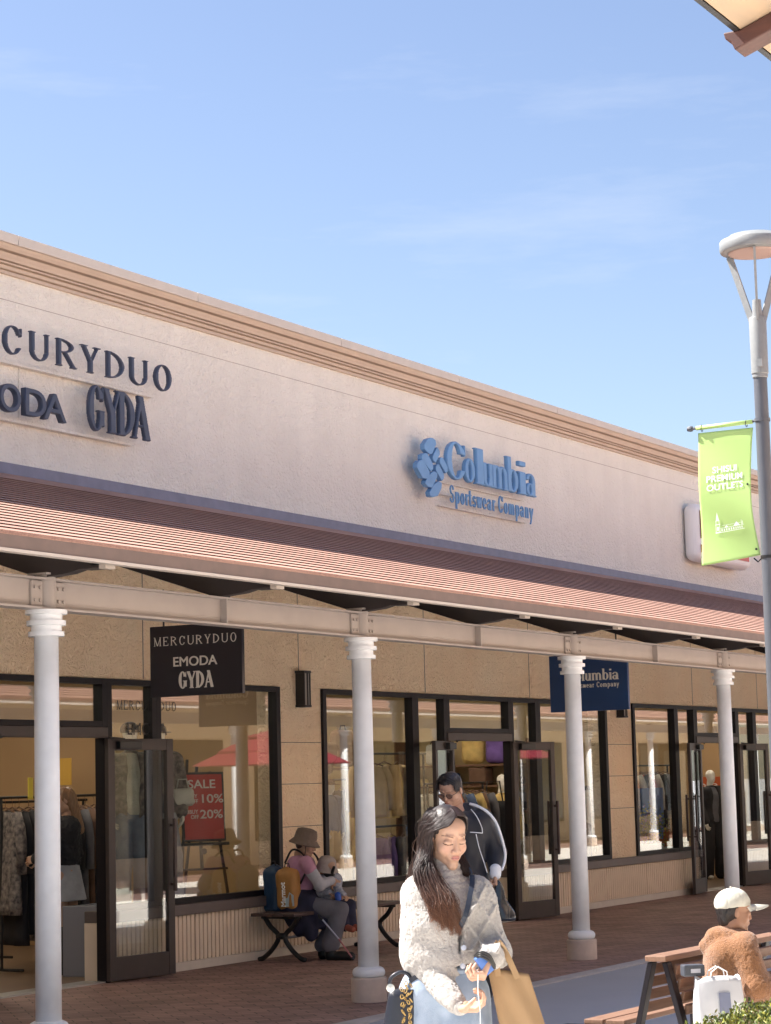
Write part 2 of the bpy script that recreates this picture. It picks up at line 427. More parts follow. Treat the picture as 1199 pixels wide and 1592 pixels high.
def serif(w_, s, hr, sh=.045, so=.07):
    """capitals and small letters with serifs; w_ = width, s = stem, hr = hair line"""
    def st(x, y0=0., y1=1., lo=True, hi=True):
        L = [gR(x, y0, x+s, y1)]
        if lo: L.append(gR(x-so, y0, x+s+so, y0+sh))
        if hi: L.append(gR(x-so, y1-sh, x+s+so, y1))
        return gU(*L)
    G = {}; W = w_
    cC = gC(gO(W/2,.5,W/2,.515,s,hr), gR(W*.62,.27,W+.1,.70))
    G['C'] = (gU(cC, gR(W-.07,.66,W-.07+.045,.97)), W)
    G['G'] = (gU(cC, gR(W-.07,.66,W-.07+.045,.97), gR(W-s,.10,W,.46), gR(W-s-so,.42,W+so*.6,.42+sh)), W+.03)
    G['O'] = (gO(W/2,.5,W/2,.515,s,hr), W)
    G['U'] = (gU(gR(0,.3,s,1), gR(W-hr*1.2,.3,W,1), gI(gO(W/2,.32,W/2,.335,s*.9,hr), gR(-1,-1,2,.32)), gR(-so,1-sh,s+so,1), gR(W-hr*1.2-so,1-sh,W+so,1)), W)
    bowl = gI(gO(s*.8,.745,W*.88-s*.8,.255,s,hr), gR(s*.8,0,2,1))
    G['R'] = (gU(st(0), bowl, gL(W*.42,.52,W*.95,0,s*1.05), gR(W*.75,0,W+so,sh)), W)
    G['P'] = (gU(st(0), bowl), W*.9)
    G['D'] = (gU(st(0), gI(gO(s*.5,.5,W-s*.5,.5,s,hr), gR(s*.5,0,2,1)), gR(0,0,s,hr), gR(0,1-hr,s,1)), W)
    G['Y'] = (gU(gL(W*.08,1,W*.5,.42,s), gL(W*.92,1,W*.53,.42,hr*1.3), gR(W*.5-s/2,0,W*.5+s/2,.48), gR(W*.5-s/2-so,0,W*.5+s/2+so,sh), gR(-so,1-sh,W*.3,1), gR(W*.7,1-sh,W+so,1)), W)
    G['A'] = (gU(gL(W*.46,1,W*.92,0,s), gL(W*.52,1,W*.1,0,hr*1.3), gR(W*.2,.28,W*.78,.28+hr), gR(-so,0,W*.26,sh), gR(W*.72,0,W+so,sh)), W)
    G['M'] = (gU(gR(.02,0,.02+hr*1.2,1), gR(W*1.15-s,0,W*1.15,1), gL(.05,1,W*.56,.02,s), gL(W*1.1,1,W*.58,.02,hr*1.2), gR(-so,0,.16,sh), gR(W*1.15-s-so,0,W*1.15+so,sh), gR(-so,1-sh,.15,1), gR(W*1.1-s,1-sh,W*1.15+so,1)), W*1.15)
    G['E'] = (gU(st(0), gR(0,0,W*.85,hr), gR(0,1-hr,W*.82,1), gR(0,.48,W*.6,.48+hr), gR(W*.85-.045,0,W*.85,.26), gR(W*.82-.045,.76,W*.82,1), gR(W*.6-.04,.4,W*.6,.6)), W*.86)
    xh = .66; w2 = W*.78
    G['o'] = (gO(w2/2,xh/2,w2/2,xh/2+.012,s,hr), w2)
    G['l'] = (gU(st(so,0,1.02,hi=False), gR(0,.975,so+s,1.02)), s+so*1.6)
    G['i'] = (gU(st(so,0,xh,hi=False), gR(0,xh-sh,so+s,xh), gR(so-.01,.82,so+s+.01,.97)), s+so*1.6)
    G['u'] = (gU(gR(so,.2,so+s,xh), gR(w2-s,0,w2,xh), gI(gO(w2*.5,.24,w2*.5-so*.6,.25,s,hr), gR(-1,-1,2,.24)), gR(0,xh-sh,so+s,xh), gR(w2-s-so,xh-sh,w2,xh), gR(w2-s,0,w2+so,sh)), w2+.03)
    def arch(x, ww): return gI(gO(x+ww/2,xh-.27,ww/2,.28,s,hr*1.1), gR(-1,xh-.27,4,2))
    G['n'] = (gU(st(so,0,xh,hi=False), gR(0,xh-sh,so+s,xh), arch(so,w2-so), gR(w2-s,0,w2,xh-.25), gR(w2-s-so*.7,0,w2+so,sh)), w2+.03)
    G['m'] = (gU(st(so,0,xh,hi=False), gR(0,xh-sh,so+s,xh), arch(so,w2-so), gR(w2-s,0,w2,xh-.25), gR(w2-s-so*.7,0,w2+so*.7,sh), arch(w2-s,w2-so), gR(2*w2-s-so-s,0,2*w2-so-s,xh-.25), gR(2*w2-2*s-so*1.7,0,2*w2-s,sh)), 2*w2-s)
    bo = gO(so+w2*.5,xh/2,w2*.5,xh/2+.012,s,hr)
    G['b'] = (gU(gR(so,0.02,so+s,1.02), gR(0,.975,so+s,1.02), gC(bo)), w2+so)
    G['p'] = (gU(gR(so,-.32,so+s,xh), gR(0,xh-sh,so+s,xh), gR(0,-.32,so*2+s,-.32+sh), bo), w2+so)
    G['a'] = (gU(gR(w2-s-.02,0.02,w2-.02,xh-.18), gI(gO(w2*.48,xh-.2,w2*.5-.02,.21,s*.9,hr), gR(-1,xh-.2,3,2)), gO(w2*.42,.19,w2*.42,.2,s*.9,hr), gR(w2-s-.02,0,w2+so,sh)), w2+.04)
    G['r'] = (gU(st(so,0,xh,hi=False), gR(0,xh-sh,so+s,xh), gL(so+s*.8,xh-.2,w2*.6,xh,s*.7), gE(w2*.62,xh-.07,.07,.07)), w2*.66)
    G['t'] = (gU(gR(.05,.1,.05+s,.92), gR(-.03,xh-sh,.05+s+.12,xh), gI(gO(.05+s+.06,.12,.06+s,.13,s,hr), gR(-1,-1,2,.12))), s+.2)
    G['s'] = (gU(gC(gO(w2*.4,xh*.74,w2*.38,xh*.27,s*.7,hr), gR(w2*.45,xh*.3,w2,xh*.74)), gC(gO(w2*.4,xh*.26,w2*.4,xh*.28,s*.7,hr), gR(-.2,xh*.26,w2*.36,xh*.8))), w2*.82)
    G['S'] = (gU(gC(gO(W*.4,.74,W*.38,.27,s*.8,hr), gR(W*.45,.3,W,.74)), gC(gO(W*.4,.26,W*.4,.28,s*.8,hr), gR(-.2,.26,W*.36,.8))), W*.84)
    G['e'] = (gU(gC(gO(w2/2,xh/2,w2/2,xh/2+.012,s,hr), gR(w2*.55,.15,w2+.1,xh*.5)), gR(.05,xh*.48,w2-.03,xh*.48+hr)), w2)
    G['w'] = (gU(gL(.05,xh,w2*.38,0,s), gL(w2*.38,0,w2*.66,xh,hr*1.3), gL(w2*.62,xh,w2*.95,0,s), gL(w2*.95,0,w2*1.22,xh,hr*1.3), gR(-so,xh-sh,.18,xh), gR(w2*1.1,xh-sh,w2*1.33,xh)), w2*1.28)
    G['y'] = (gU(gL(.05,xh,w2*.5,0,s), gL(w2*.95,xh,w2*.22,-.32,hr*1.4), gR(-so,xh-sh,.18,xh), gR(w2*.75,xh-sh,w2*1.05,xh), gE(w2*.2,-.28,.07,.07)), w2*1.0)
    return G
def glyph_mesh(g_, wd, size, xs, th, res, x0=0, desc=0.):
    """letter as verts/quads: u along +x, up +z, thickness along y (front at -th/2)"""
    m_ = .06; nx = int((wd+.3+2*m_)*size*xs/res)+2; nz = int((1.12+desc+2*m_)*size/res)+2
    U = (np.arange(nx)*res/(size*xs))-.12-m_; Vv = (np.arange(nz)*res/size)-desc-.05-m_
    A, B = np.meshgrid(U, Vv, indexing='ij'); D = g_(A, B)*size*min(xs,1)
    hy = th/3; Yg = (np.arange(6)-2.5)*hy
    F = np.maximum(D[:,None,:], (np.abs(Yg)-th/2+1e-5)[None,:,None]*np.ones((nx,1,nz)))
    v, q = snet(F, (0,0,0), (1,1,1))
    v = v*np.array([res,hy,res])+np.array([(-.12-m_)*size*xs+x0, -2.5*hy, (-desc-.05-m_)*size])
    return v, q
# ================================================================ the setting
g = MB(); g.add([(-300,-300,-.012),(600,-300,-.012),(600,300,-.012),(-300,300,-.012)], [(0,1,2,3)])
M_asph = mat('asphalt', (.42,.42,.43), .85, c2=(.46,.46,.47), vs=.9, bump=.35, bs=220)
tag(g.build('ground', M_asph), kind='structure')
# red-brown paving of the arcade, bricks on a herringbone slant
M_pave = mat('brick_paving', (.19,.12,.10), .62); n = M_pave.node_tree; b = n.nodes['Principled BSDF']
t = [k for k in n.nodes if k.type == 'TEX_COORD'][0]
mp = n.nodes.new('ShaderNodeMapping'); mp.inputs['Rotation'].default_value = (0,0,R(45)); n.links.new(t.outputs['Object'], mp.inputs[0])
br = n.nodes.new('ShaderNodeTexBrick'); br.inputs['Scale'].default_value = 1; br.inputs['Brick Width'].default_value = .24; br.inputs['Row Height'].default_value = .12
br.inputs['Mortar Size'].default_value = .005; br.inputs['Color1'].default_value = (.37,.225,.185,1); br.inputs['Color2'].default_value = (.23,.14,.125,1); br.inputs['Mortar'].default_value = (.07,.05,.045,1)
br.inputs['Bias'].default_value = -.1
nz = n.nodes.new('ShaderNodeTexNoise'); nz.inputs['Scale'].default_value = 2.2; nz.inputs['Detail'].default_value = 6; n.links.new(t.outputs['Object'], nz.inputs[0])
mx = n.nodes.new('ShaderNodeMixRGB'); mx.blend_type = 'OVERLAY'; mx.inputs[0].default_value = .5
n.links.new(mp.outputs[0], br.inputs[0]); n.links.new(br.outputs['Color'], mx.inputs[1]); n.links.new(nz.outputs['Fac'], mx.inputs[2]); n.links.new(mx.outputs[0], b.inputs['Base Color'])
bp = n.nodes.new('ShaderNodeBump'); bp.inputs['Strength'].default_value = .5; bp.inputs['Distance'].default_value = .004; bp.invert = True
n.links.new(br.outputs['Fac'], bp.inputs['Height']); n.links.new(bp.outputs[0], b.inputs['Normal'])
g = MB(); g.box(-8, 70, 8.02, 11.66, -.3, 0)
tag(g.build('arcade_pavement', M_pave), kind='structure')
g = MB(); g.box(-8, 70, 7.86, 8.0175, -.3, .001)
tag(g.build('kerb_strip', mat('kerb', (.50,.47,.45), .8, var=.12, vs=6, bump=.2)), kind='structure')

# ---------------------------------------------------------------- the shop building
YW = 11.65; YC = 8.55; SP = 3.885; X0C = 14.67
bld = empty('shop_building', (0,0,0), 0, 'long beige stucco outlet building with moulded cornice and red-brown arcade roof on white columns', 'building')
XA, XB = -6.0, 66.0
w_ = MB(); w_.box(XA, XB, YW, YW+.25, 4.2, 6.02); w_.build('wall', M_wall, bld)
w_ = MB(); w_.box(XA, XB, YW, YW+.25, 2.62, 4.2); w_.build('wall', M_wall_low, bld)
# openings: (x0, x1) of each glazed group and how it is split
groups = []
def layout(x0, L):
    out = []; x = x0
    for k, wd in L: out.append((k, x, x+wd)); x += wd
    return out
groups.append(layout(10.86, [('w',2.35),('n',.67),('d',1.62),('n',.74),('w',2.09)]))     # first shop; door 13.88..15.50
groups.append(layout(19.14, [('w',1.95),('n',.73),('d',1.62),('n',.74),('w',2.07)]))     # second shop; 19.14 .. 26.25
groups.append(layout(27.10, [('w',1.51),('n',.72),('d',1.66),('n',.74),('w',1.95)]))     # third; 27.10 .. 33.68
groups.append(layout(34.55, [('w',1.95),('n',.73),('d',1.62),('n',.74),('w',2.0)]))
groups.append(layout(42.40, [('w',1.95),('n',.73),('d',1.62),('n',.74),('w',2.0)]))
ends = [XA]+[v for g_ in groups for v in (g_[0][1], g_[-1][2])]+[XB]
for i in range(0, len(ends), 2):
    p = MB(); p.box(ends[i], ends[i+1], YW, YW+.25, .005, 2.617); p.build('pier', M_wall_low, bld)
RW = .07
def ribbed(x0, x1):
    n_ = max(1, round((x1-x0)/.0665)); st = (x1-x0)/n_; P = [(x0, YW+.01)]
    for i in range(n_):
        a = x0+i*st
        P += [(a+.001, YW-.028), (a+st*.72, YW-.028), (a+st*.80, YW-.008), (a+st*.98, YW-.008)]
    P += [(x1, YW+.01)]
    m_ = MB(); k = len(P); vs = [(x,y,.085) for x,y in P]+[(x,y,.50) for x,y in P]
    fs = [(i, i+1, k+i+1, k+i) for i in range(k-1)]
    m_.add(vs, fs); return m_
def low_wall(x0, x1):
    c = MB(); c.box(x0, x1, YW+.012, YW+.24, .005, .5); c.build('low_wall', M_rib, bld)
    x = x0
    while x < x1-.01:
        e = min(x1, x+1.31)
        if x1-e < .2: e = x1
        rb = ribbed(x+.004, e-.004).build('ribbed_panel', M_rib, bld); x = e
    s_ = MB(); s_.box(x0, x1, YW-.075, YW+.24, .502, .60); s_.build('sill', M_sill, bld, bevel=.006)
    k = MB(); k.box(x0, x1, YW-.045, YW+.011, .004, .083); k.build('baseboard', M_coping, bld)
def ring(mb, x0, x1, z0, z1, y0, y1, t, tb=None, tt=None):
    tb = tb or t; tt = tt or t
    mb.box(x0, x0+t, y0, y1, z0, z1); mb.box(x1-t, x1, y0, y1, z0, z1)
    mb.box(x0+t, x1-t, y0+.002, y1-.002, z0, z0+tb); mb.box(x0+t, x1-t, y0+.002, y1-.002, z1-tt, z1)
def window(x0, x1, z0, z1, m=None):
    f = MB(); ring(f, x0+.001, x1-.001, z0, z1, YW-.03, YW+.07, .068, .05, .05)
    fo = f.build('window', m or M_frame, bld)
    p = MB(); p.box(x0+.06, x1-.06, YW+.02, YW+.026, z0+.04, z1-.04); p.build('pane', M_glass, fo)
    return fo
def leaf(hx, side, ang, wd=.84):
    """door leaf hinged at hx, folded back outwards; side +1 opens to +X"""
    e = MB(); ring(e, 0, wd, .012, 2.09, -.022, .022, .085, .20, .10)
    lf = e.build('door', M_frame2, bld, bevel=.004)
    lf.location = (hx, YW-.06, 0); lf.rotation_euler = (0, 0, R(-ang) if side > 0 else R(180+ang))
    p = MB(); p.box(.08, wd-.08, -.004, .003, .2, 2.0); p.build('pane', M_glass, lf)
    ex = -1 if side > 0 else 1
    h = MB()
    for s_ in (-1, 1):
        y = s_*.065
        h.bar((wd-.042, y, .74), (wd-.042, y, 1.38), .028, .028)
        h.bar((wd-.042, s_*.02, .80), (wd-.042, y, .80), .024); h.bar((wd-.042, s_*.02, 1.32), (wd-.042, y, 1.32), .024)
    h.build('handle', M_handle, lf, bevel=.003)
    c = MB(); c.box(.10, .38, .024 if ex > 0 else -.075, .075 if ex > 0 else -.024, 2.0, 2.07)
    c.bar((.14, .09*ex, 2.085), (-.02, .06*ex, 2.10), .018)
    c.build('door_closer', M_black, lf, bevel=.004)
    return lf
for gi, G in enumerate(groups):
    # low wall left and right of the door run on under the piers up to the next group
    dx = [(a,b) for k,a,b in G if k == 'd'][0]
    lo = ends[2*gi]+0 if gi == 0 else groups[gi-1][-1][2]
    left0 = (groups[gi-1][[k for k,_,_ in groups[gi-1]].index('d')][2] if gi else XA)
    low_wall(left0+(.0 if gi else 0), dx[0])
    if gi == len(groups)-1: low_wall(dx[1], XB)
    for k, a, b in G:
        if k in 'wn': window(a, b, .602, 2.617)
        else:
            window(a, b, 2.195, 2.617)
            t_ = MB(); t_.box(a+.002, b-.002, YW-.04, YW+.06, 2.10, 2.192); t_.build('transom', M_frame2, bld, bevel=.003)
            for a_ in (a, b-.06):
                j = MB(); j.box(a_, a_+.06, YW-.04, YW+.06, .002, 2.098); j.build('door_jamb', M_frame, bld)
            th = MB(); th.box(a+.06, b-.06, YW-.03, YW+.2, .001, .014); th.build('threshold', mat('metal', (.55,.55,.55), .35, metal=.8) if gi == 0 else bpy.data.materials['metal'], bld)
            A1, A2 = [(14,7),(13,10),(10,10),(12,10),(12,10)][gi]
            leaf(a+.06, -1, A1, .80); leaf(b-.06, 1, A2, .84)
# panel joints in the stucco
k = -7
while 16.08+2.65*k < XB:
    x = 16.08+2.65*k; k += 1
    if x > XA+.1: j = MB(); j.box(x-.005, x+.005, YW-.002, YW+.01, 2.63, 4.2); j.build('panel_joint', M_joint, bld)
for a, b in ((18.33,19.13),(26.26,27.09),(33.69,34.54),(41.6,42.39)):
    for z in (2.07, 1.66, 1.24): j = MB(); j.box(a, b, YW-.002, YW+.01, z-.003, z+.003); j.build('panel_joint', M_joint, bld)
j = MB(); j.box(XA, XB, YW-.0015, YW+.01, 5.768, 5.773); j.build('panel_joint', mat('joint_faint', (.40,.33,.29), .8), bld)
# cornice: stepped mouldings under a metal coping
def run(prof, name, m_, x0=XA, x1=XB):
    q = MB(); q.prism([(YW-d, z) for d, z in prof], x0, x1); return q.build(name, m_, bld)
run([(-.05,5.985),(.03,5.985),(.03,6.012),(.012,6.014),(.012,6.020),(.05,6.022),(.062,6.046),(.04,6.050),(.04,6.056),(.085,6.058),(.085,6.070),(.06,6.072),(.06,6.079),(.10,6.081),(.112,6.10),(.135,6.128),(.145,6.132),(.11,6.136),(.11,6.143),(.165,6.146),(.185,6.165),(.20,6.186),(-.05,6.186)], 'cornice', M_cornice)
k = 0; x = 16.72-2.64*8
while x < XB:
    q = MB(); q.prism([(YW+.3,6.188),(YW-.222,6.188),(YW-.222,6.272),(YW-.20,6.280),(YW+.3,6.30)], max(x,XA)+.004, min(x+2.64,XB)-.004)
    q.build('coping', M_coping, bld, bevel=.004); x += 2.64
# main volume behind, roof
v = MB(); v.box(XA, XB, YW+4.9, YW+5.0, -.01, 6.2); v.box(XA, XB, YW+.26, YW+14, 6.0, 6.1); v.box(XA-.2, XA, YW, YW+14, 0, 6.2); v.box(XB, XB+.2, YW, YW+14, 0, 6.2); v.box(XA, XB, YW+13.9, YW+14.1, 0, 6.2)
v.build('rear_wall', mat('rear', (.55,.47,.41), .8), bld)

# arcade roof: lapped shingle courses from the eave (Y 7.98, z 3.12) to the wall (Y 11.6, z 4.28)
M_sh = mat('shingle', (.36,.19,.165), .75); n = M_sh.node_tree; b = n.nodes['Principled BSDF']
t = [k for k in n.nodes if k.type == 'TEX_COORD'][0]
mp = n.nodes.new('ShaderNodeMapping'); mp.inputs['Scale'].default_value = (3.2, 7.9, 7.9); n.links.new(t.outputs['Object'], mp.inputs[0])
vo = n.nodes.new('ShaderNodeTexWhiteNoise'); sn = n.nodes.new('ShaderNodeVectorMath'); sn.operation = 'FLOOR'
n.links.new(mp.outputs[0], sn.inputs[0]); n.links.new(sn.outputs[0], vo.inputs[0])
nz = n.nodes.new('ShaderNodeTexNoise'); nz.inputs['Scale'].default_value = 60; n.links.new(t.outputs['Object'], nz.inputs[0])
n3 = n.nodes.new('ShaderNodeTexNoise'); n3.inputs['Scale'].default_value = .8; n3.inputs['Detail'].default_value = 5; n.links.new(t.outputs['Object'], n3.inputs[0])
a1 = n.nodes.new('ShaderNodeMath'); a1.operation = 'MULTIPLY_ADD'; a1.inputs[1].default_value = .35
a2 = n.nodes.new('ShaderNodeMath'); a2.operation = 'MULTIPLY_ADD'; a2.inputs[1].default_value = .45
n.links.new(vo.outputs['Value'], a1.inputs[0]); n.links.new(nz.outputs[0], a1.inputs[2]); n.links.new(n3.outputs[0], a2.inputs[0]); n.links.new(a1.outputs[0], a2.inputs[2])
cr_ = n.nodes.new('ShaderNodeValToRGB'); e = cr_.color_ramp.elements; e[0].position = .45; e[0].color = (.29,.155,.12,1); e[1].position = 1.25/1.3; e[1].color = (.42,.245,.185,1)
n.links.new(a2.outputs[0], cr_.inputs[0]); n.links.new(cr_.outputs[0], b.inputs['Base Color'])
EY, EZ, WY, WZ = 7.98, 3.125, 11.62, 4.275
NR = 25
def shingled(x0, x1, name, parent, f=lambda p: p):
    P = [(EY-.004, EZ-.006)]
    for i in range(NR):
        y0 = EY+(WY-EY)*i/NR; z0 = EZ+(WZ-EZ)*i/NR; y1 = EY+(WY-EY)*(i+1)/NR; z1 = EZ+(WZ-EZ)*(i+1)/NR
        P += [(y0-.004, z0+.0095), (y1+.016, z1+.0058+.0010)] if i < NR-3 else ([(y0-.006, z0+.0095)] if i == NR-3 else [])
    P.append((WY, WZ+.012)); k = len(P); q = MB(); ns = int((x1-x0)/.33); rnd = random.Random(5)
    q.prism([f(p) for p in P]+[f((WY, WZ-.05)), f((EY+.02, EZ-.05))], x0, x1)
    return q.build(name, M_sh, parent)
shingled(XA, XB, 'arcade_roof', bld)
run([(YW-WY, WZ+.0), (YW-WY+.03, WZ+.002), (.055,4.372), (.0,4.385), (-.01,4.385), (-.01,4.2)], 'wall_flashing', M_flash)
q = MB(); q.box(XA, XB, EY+.0, EY+.03, 3.033, EZ-.006); q.build('fascia', M_fascia, bld)
q = MB(); q.box(XA, XB, EY-.012, EY+.05, 3.012, 3.031); q.build('drip_edge', M_drip, bld)
q = MB(); q.prism([(EY+.05,3.03),(WY,WZ-.10),(WY,WZ-.052),(EY+.05,EZ-.05)], XA, XB); q.build('soffit', mat('soffit', (.70,.60,.48), .8), bld)
# rafters every half bay
def rafter(x, parent, f=lambda p: p):
    q = MB()
    web = [(EY+.08,3.055),(8.18,3.02),(8.34,2.985),(8.56,2.968),(8.75,3.03),(WY,3.98),(WY,4.15)]
    q.prism([f(p) for p in web], x-.045, x+.045)
    q.box(*([x-.06, x+.06]+sorted([f((8.10,0))[0], f((8.24,0))[0]])+[3.0, 3.018]))
    o_ = q.build('rafter', M_rafter, parent); q = MB(); q.box(x-.05, x+.05, *sorted((f((8.05,0))[0], f((8.10,0))[0])), 2.995, 3.03); q.build('end_clip', M_drip, o_); return o_
for k in range(-9, 26):
    rafter(X0C+SP/2*k, bld)
# the long H-beam on the columns
q = MB(); q.box(XA, XB, 8.49, 8.61, 2.952, 2.966); q.box(XA, XB, 8.49, 8.61, 2.768, 2.782); q.box(XA, XB, 8.545, 8.555, 2.782, 2.952)
q.build('beam', M_steel, bld)
for k in range(-5, 13):
    q = MB(); x = X0C+SP*k+SP/2
    q.box(x-.008, x+.008, 8.492, 8.608, 2.783, 2.951); q.build('stiffener', M_steel, bld)
prof = [(.135,0),(.135,.183)]
colbase = None
def column(x, y, parent):
    s_ = MB(); s_.lathe((0,0,0), [(.0805,.18),(.0785,1.3),(.0755,2.66)], 40); s_ = s_.build('column', M_white, parent, smooth=True, loc=(x,y,0))
    c = MB()
    for p in ([(.088,2.605),(.112,2.605),(.112,2.634),(.095,2.634),(.095,2.672),(.122,2.672),(.122,2.702),(.10,2.702),(.10,2.742),(.131,2.742),(.131,2.768),(.13,2.768)],): c.lathe((0,0,0), p, 40)
    sharp_smooth(c.build('capital', M_white, s_))
    t_ = MB(); t_.lathe((0,0,0), [(.095,.185),(.112,.187),(.122,.20),(.126,.218),(.122,.236),(.112,.25),(.09,.262)], 40); t_.build('base_ring', M_white, s_, smooth=True)
    p = MB(); p.lathe((0,0,0), [(.137,.002),(.137,.175),(.13,.185)], 40); sharp_smooth(p.build('plinth', M_plinth, s_), 30)
    st = MB(); st.lathe((0,0,0), [(.062,2.768),(.062,2.99)], 24); st.box(-.09,.09,-.075,.075,2.985,2.997)
    for sx in (-1,1):
        st.box(*sorted((sx*.062, sx*.17)), -.022, -.008, 2.79, 2.945)
        for zz in (2.825, 2.905):
            for xx in (.092, .142): st.lathe((sx*xx, -.022, zz), [(.011,-.012),(.011,.0)], 8, 'y')
    sharp_smooth(st.build('stub_post', M_steel, s_))
    return s_
c0 = column(X0C-SP*3, YC, bld); cols = [c0]
for k in range(-2, 12):
    c = copy_tree(c0, bld); c.location = (X0C+SP*k, YC, 0); cols.append(c)

# ---------------------------------------------------------------- shop interiors
M_in = mat('interior_wall', (.46,.31,.17), .8, var=.05, vs=1)
M_inB = mat('interior_wall_b', (.50,.39,.22), .8, var=.05, vs=1)
M_inf = mat('interior_floor', (.20,.14,.10), .4, var=.1, vs=3)
M_lamp = mat('ceiling_light', (.9,.9,.85), .5, emit=(1,.87,.68), est=4.5)
q = MB(); q.box(XA, XB, YW+.25, YW+4.9, -.01, .003); q.build('shop_floor', M_inf, bld)
q = MB(); q.box(XA, XB, YW+.25, YW+4.9, 2.95, 3.0); q.build('shop_ceiling', mat('ceil', (.35,.28,.2), .8), bld)
for x, mm in ((-5.9,M_in),(19.0,M_in),(26.95,M_inB),(34.4,M_in),(42.2,M_in)):
    q = MB(); q.box(x-.05, x+.05, YW+.25, YW+4.9, .003, 2.95); q.build('partition_wall', mm, bld)
for i, (a, b) in enumerate(((-5.8,18.95),(19.05,26.9),(27.0,34.35),(34.45,42.15),(42.25,66))):
    q = MB(); q.box(a, b, YW+4.80, YW+4.88, .003, 2.95); q.build('back_wall', [M_in,M_inB,M_inB,M_in,M_in][i], bld)
for x in (12.3, 14.8, 17.3, 20.3, 22.8, 25.2, 28.2, 30.5, 33, 36, 39, 44, 48):
    for y in (1.3, 3.4):
        q = MB(); q.box(x-.45, x+.45, YW+y-.12, YW+y+.12, 2.925, 2.949); q.build('ceiling_lamp', M_lamp, bld)
# ---------------------------------------------------------------- the building across the plaza (seen in the shop windows)
opp = empty('opposite_building', (0,0,0), 0, 'cream stucco outlet building across the plaza with sunlit white columns, mirrored in the shop windows', 'building')
OX0, OX1 = 9.0, 66.0
M_owall = mat('opp_wall', (.80,.68,.50), .8, var=.05, vs=1)
def fy(p): return (9.65-p[0], p[1])
q = MB(); q.box(OX0, OX1, -2.25, -2.0, 0, 6.0); q.box(OX0-.3, OX0, -12, 1.2, 0, 6.0); q.build('wall', M_owall, opp)
q = MB(); q.prism([(-2.25,6.0),(-1.8,6.0),(-1.8,6.35),(-2.25,6.35)], OX0, OX1); q.build('cornice', M_cornice, opp)
shingled(OX0, OX1, 'arcade_roof', opp, fy)
q = MB(); q.box(OX0, OX1, 1.62, 1.67, 3.012, 3.046); q.build('drip_edge', M_drip, opp)
q = MB(); q.box(OX0, OX1, 1.62, 1.65, 3.046, 3.11); q.build('fascia', M_fascia, opp)
q = MB(); q.prism([fy(p) for p in [(EY+.05,3.03),(WY,WZ-.10),(WY,WZ-.052),(EY+.05,EZ-.05)]], OX0, OX1); q.build('soffit', bpy.data.materials['soffit'], opp)
q = MB(); q.box(OX0, OX1, 1.04, 1.16, 2.77, 2.966); q.build('beam', M_steel, opp)
M_dark = mat('dark_window', (.03,.03,.035), .08)
x = OX0+1.2; i = 0
while x < OX1-4:
    q = MB(); q.box(x, x+2.9, -2.0, -1.97, .5, 2.6); f_ = q.build('window', M_frame, opp)
    q = MB(); q.box(x+.08, x+1.4, -1.97, -1.965, .58, 2.52); q.box(x+1.5, x+2.82, -1.97, -1.965, .58, 2.52); q.build('pane', M_dark, f_)
    x += 4.1; i += 1
for k in range(0, 15):
    c = copy_tree(c0, opp); c.location = (10.2+SP*k, 1.10, 0)
q = MB(); q.box(-12, 70, -14, 5.3, -.008, -.002)
tag(q.build('bounce_paving', mat('plaza', (.80,.76,.70), .8, c2=(.86,.82,.76), vs=.7, bump=.2, bs=120)), kind='structure')  # unseen pale paving, added for the warm light it bounces onto the facade
q = MB(); q.box(OX0, OX1, -2.0, .95, -.002, .004); tag(q.build('far_pavement', M_pave), kind='structure')
# blade sign across the way and a parasol, both met only as reflections
e = empty('hanging_sign', (24.5, .0, 2.62), R(90), 'orange hanging sign on the arcade across the plaza, mirrored in the first shop window', 'sign')
q = MB(); q.box(-.55,.55,-.02,.02,-.36,.36); q.build('board', mat('orange_sign', (.62,.13,.04), .5), e, bevel=.004)
q = MB()
for i in range(4): q.box(-.12+i*.14,-.03+i*.14,-.026,.026,-.2,.0)
q.box(-.12,.48,-.026,.026,-.02,.03); q.build('lettering', M_wl if 'M_wl' in globals() else M_white, e)
q = MB(); q.tube([(0,0,.36),(0,0,.6)], .01, 8); q.build('hanger_rod', M_black, e)
def parasol(x, y, rad, hz, m_, label):
    e = empty('parasol', (x, y, 0), 0, label, 'parasol')
    q = MB(); vs = [(0,0,hz+.55)]; n_ = 8
    for k, (rr, zz) in enumerate(((.35,.38),(.36,.34),(.68,.19),(.69,.155),(1.,0))):
        for j in range(n_):
            a = 2*math.pi*j/n_; vs.append((rad*rr*math.cos(a), rad*rr*math.sin(a), hz+zz*1.15))
    fs = [(0,1+j,1+(j+1)%n_) for j in range(n_)]
    for k in range(4):
        for j in range(n_): fs.append((1+k*n_+j, 1+(k+1)*n_+j, 1+(k+1)*n_+(j+1)%n_, 1+k*n_+(j+1)%n_))
    q.add(vs, fs); o = q.build('canopy', m_, e); s_ = o.modifiers.new('s','SOLIDIFY'); s_.thickness = .01
    q = MB(); q.tube([(0,0,0),(0,0,hz+.6)], .025, 12); q.build('pole', M_white, e)
    q = MB(); q.lathe((0,0,0), [(.3,0),(.3,.06),(.05,.1)], 24); q.build('base', M_black, e)
parasol(29.3, 4.6, 1.28, 1.98, mat('red_canopy', (.30,.03,.045), .7), 'red parasol in the plaza, mirrored in the shop windows')

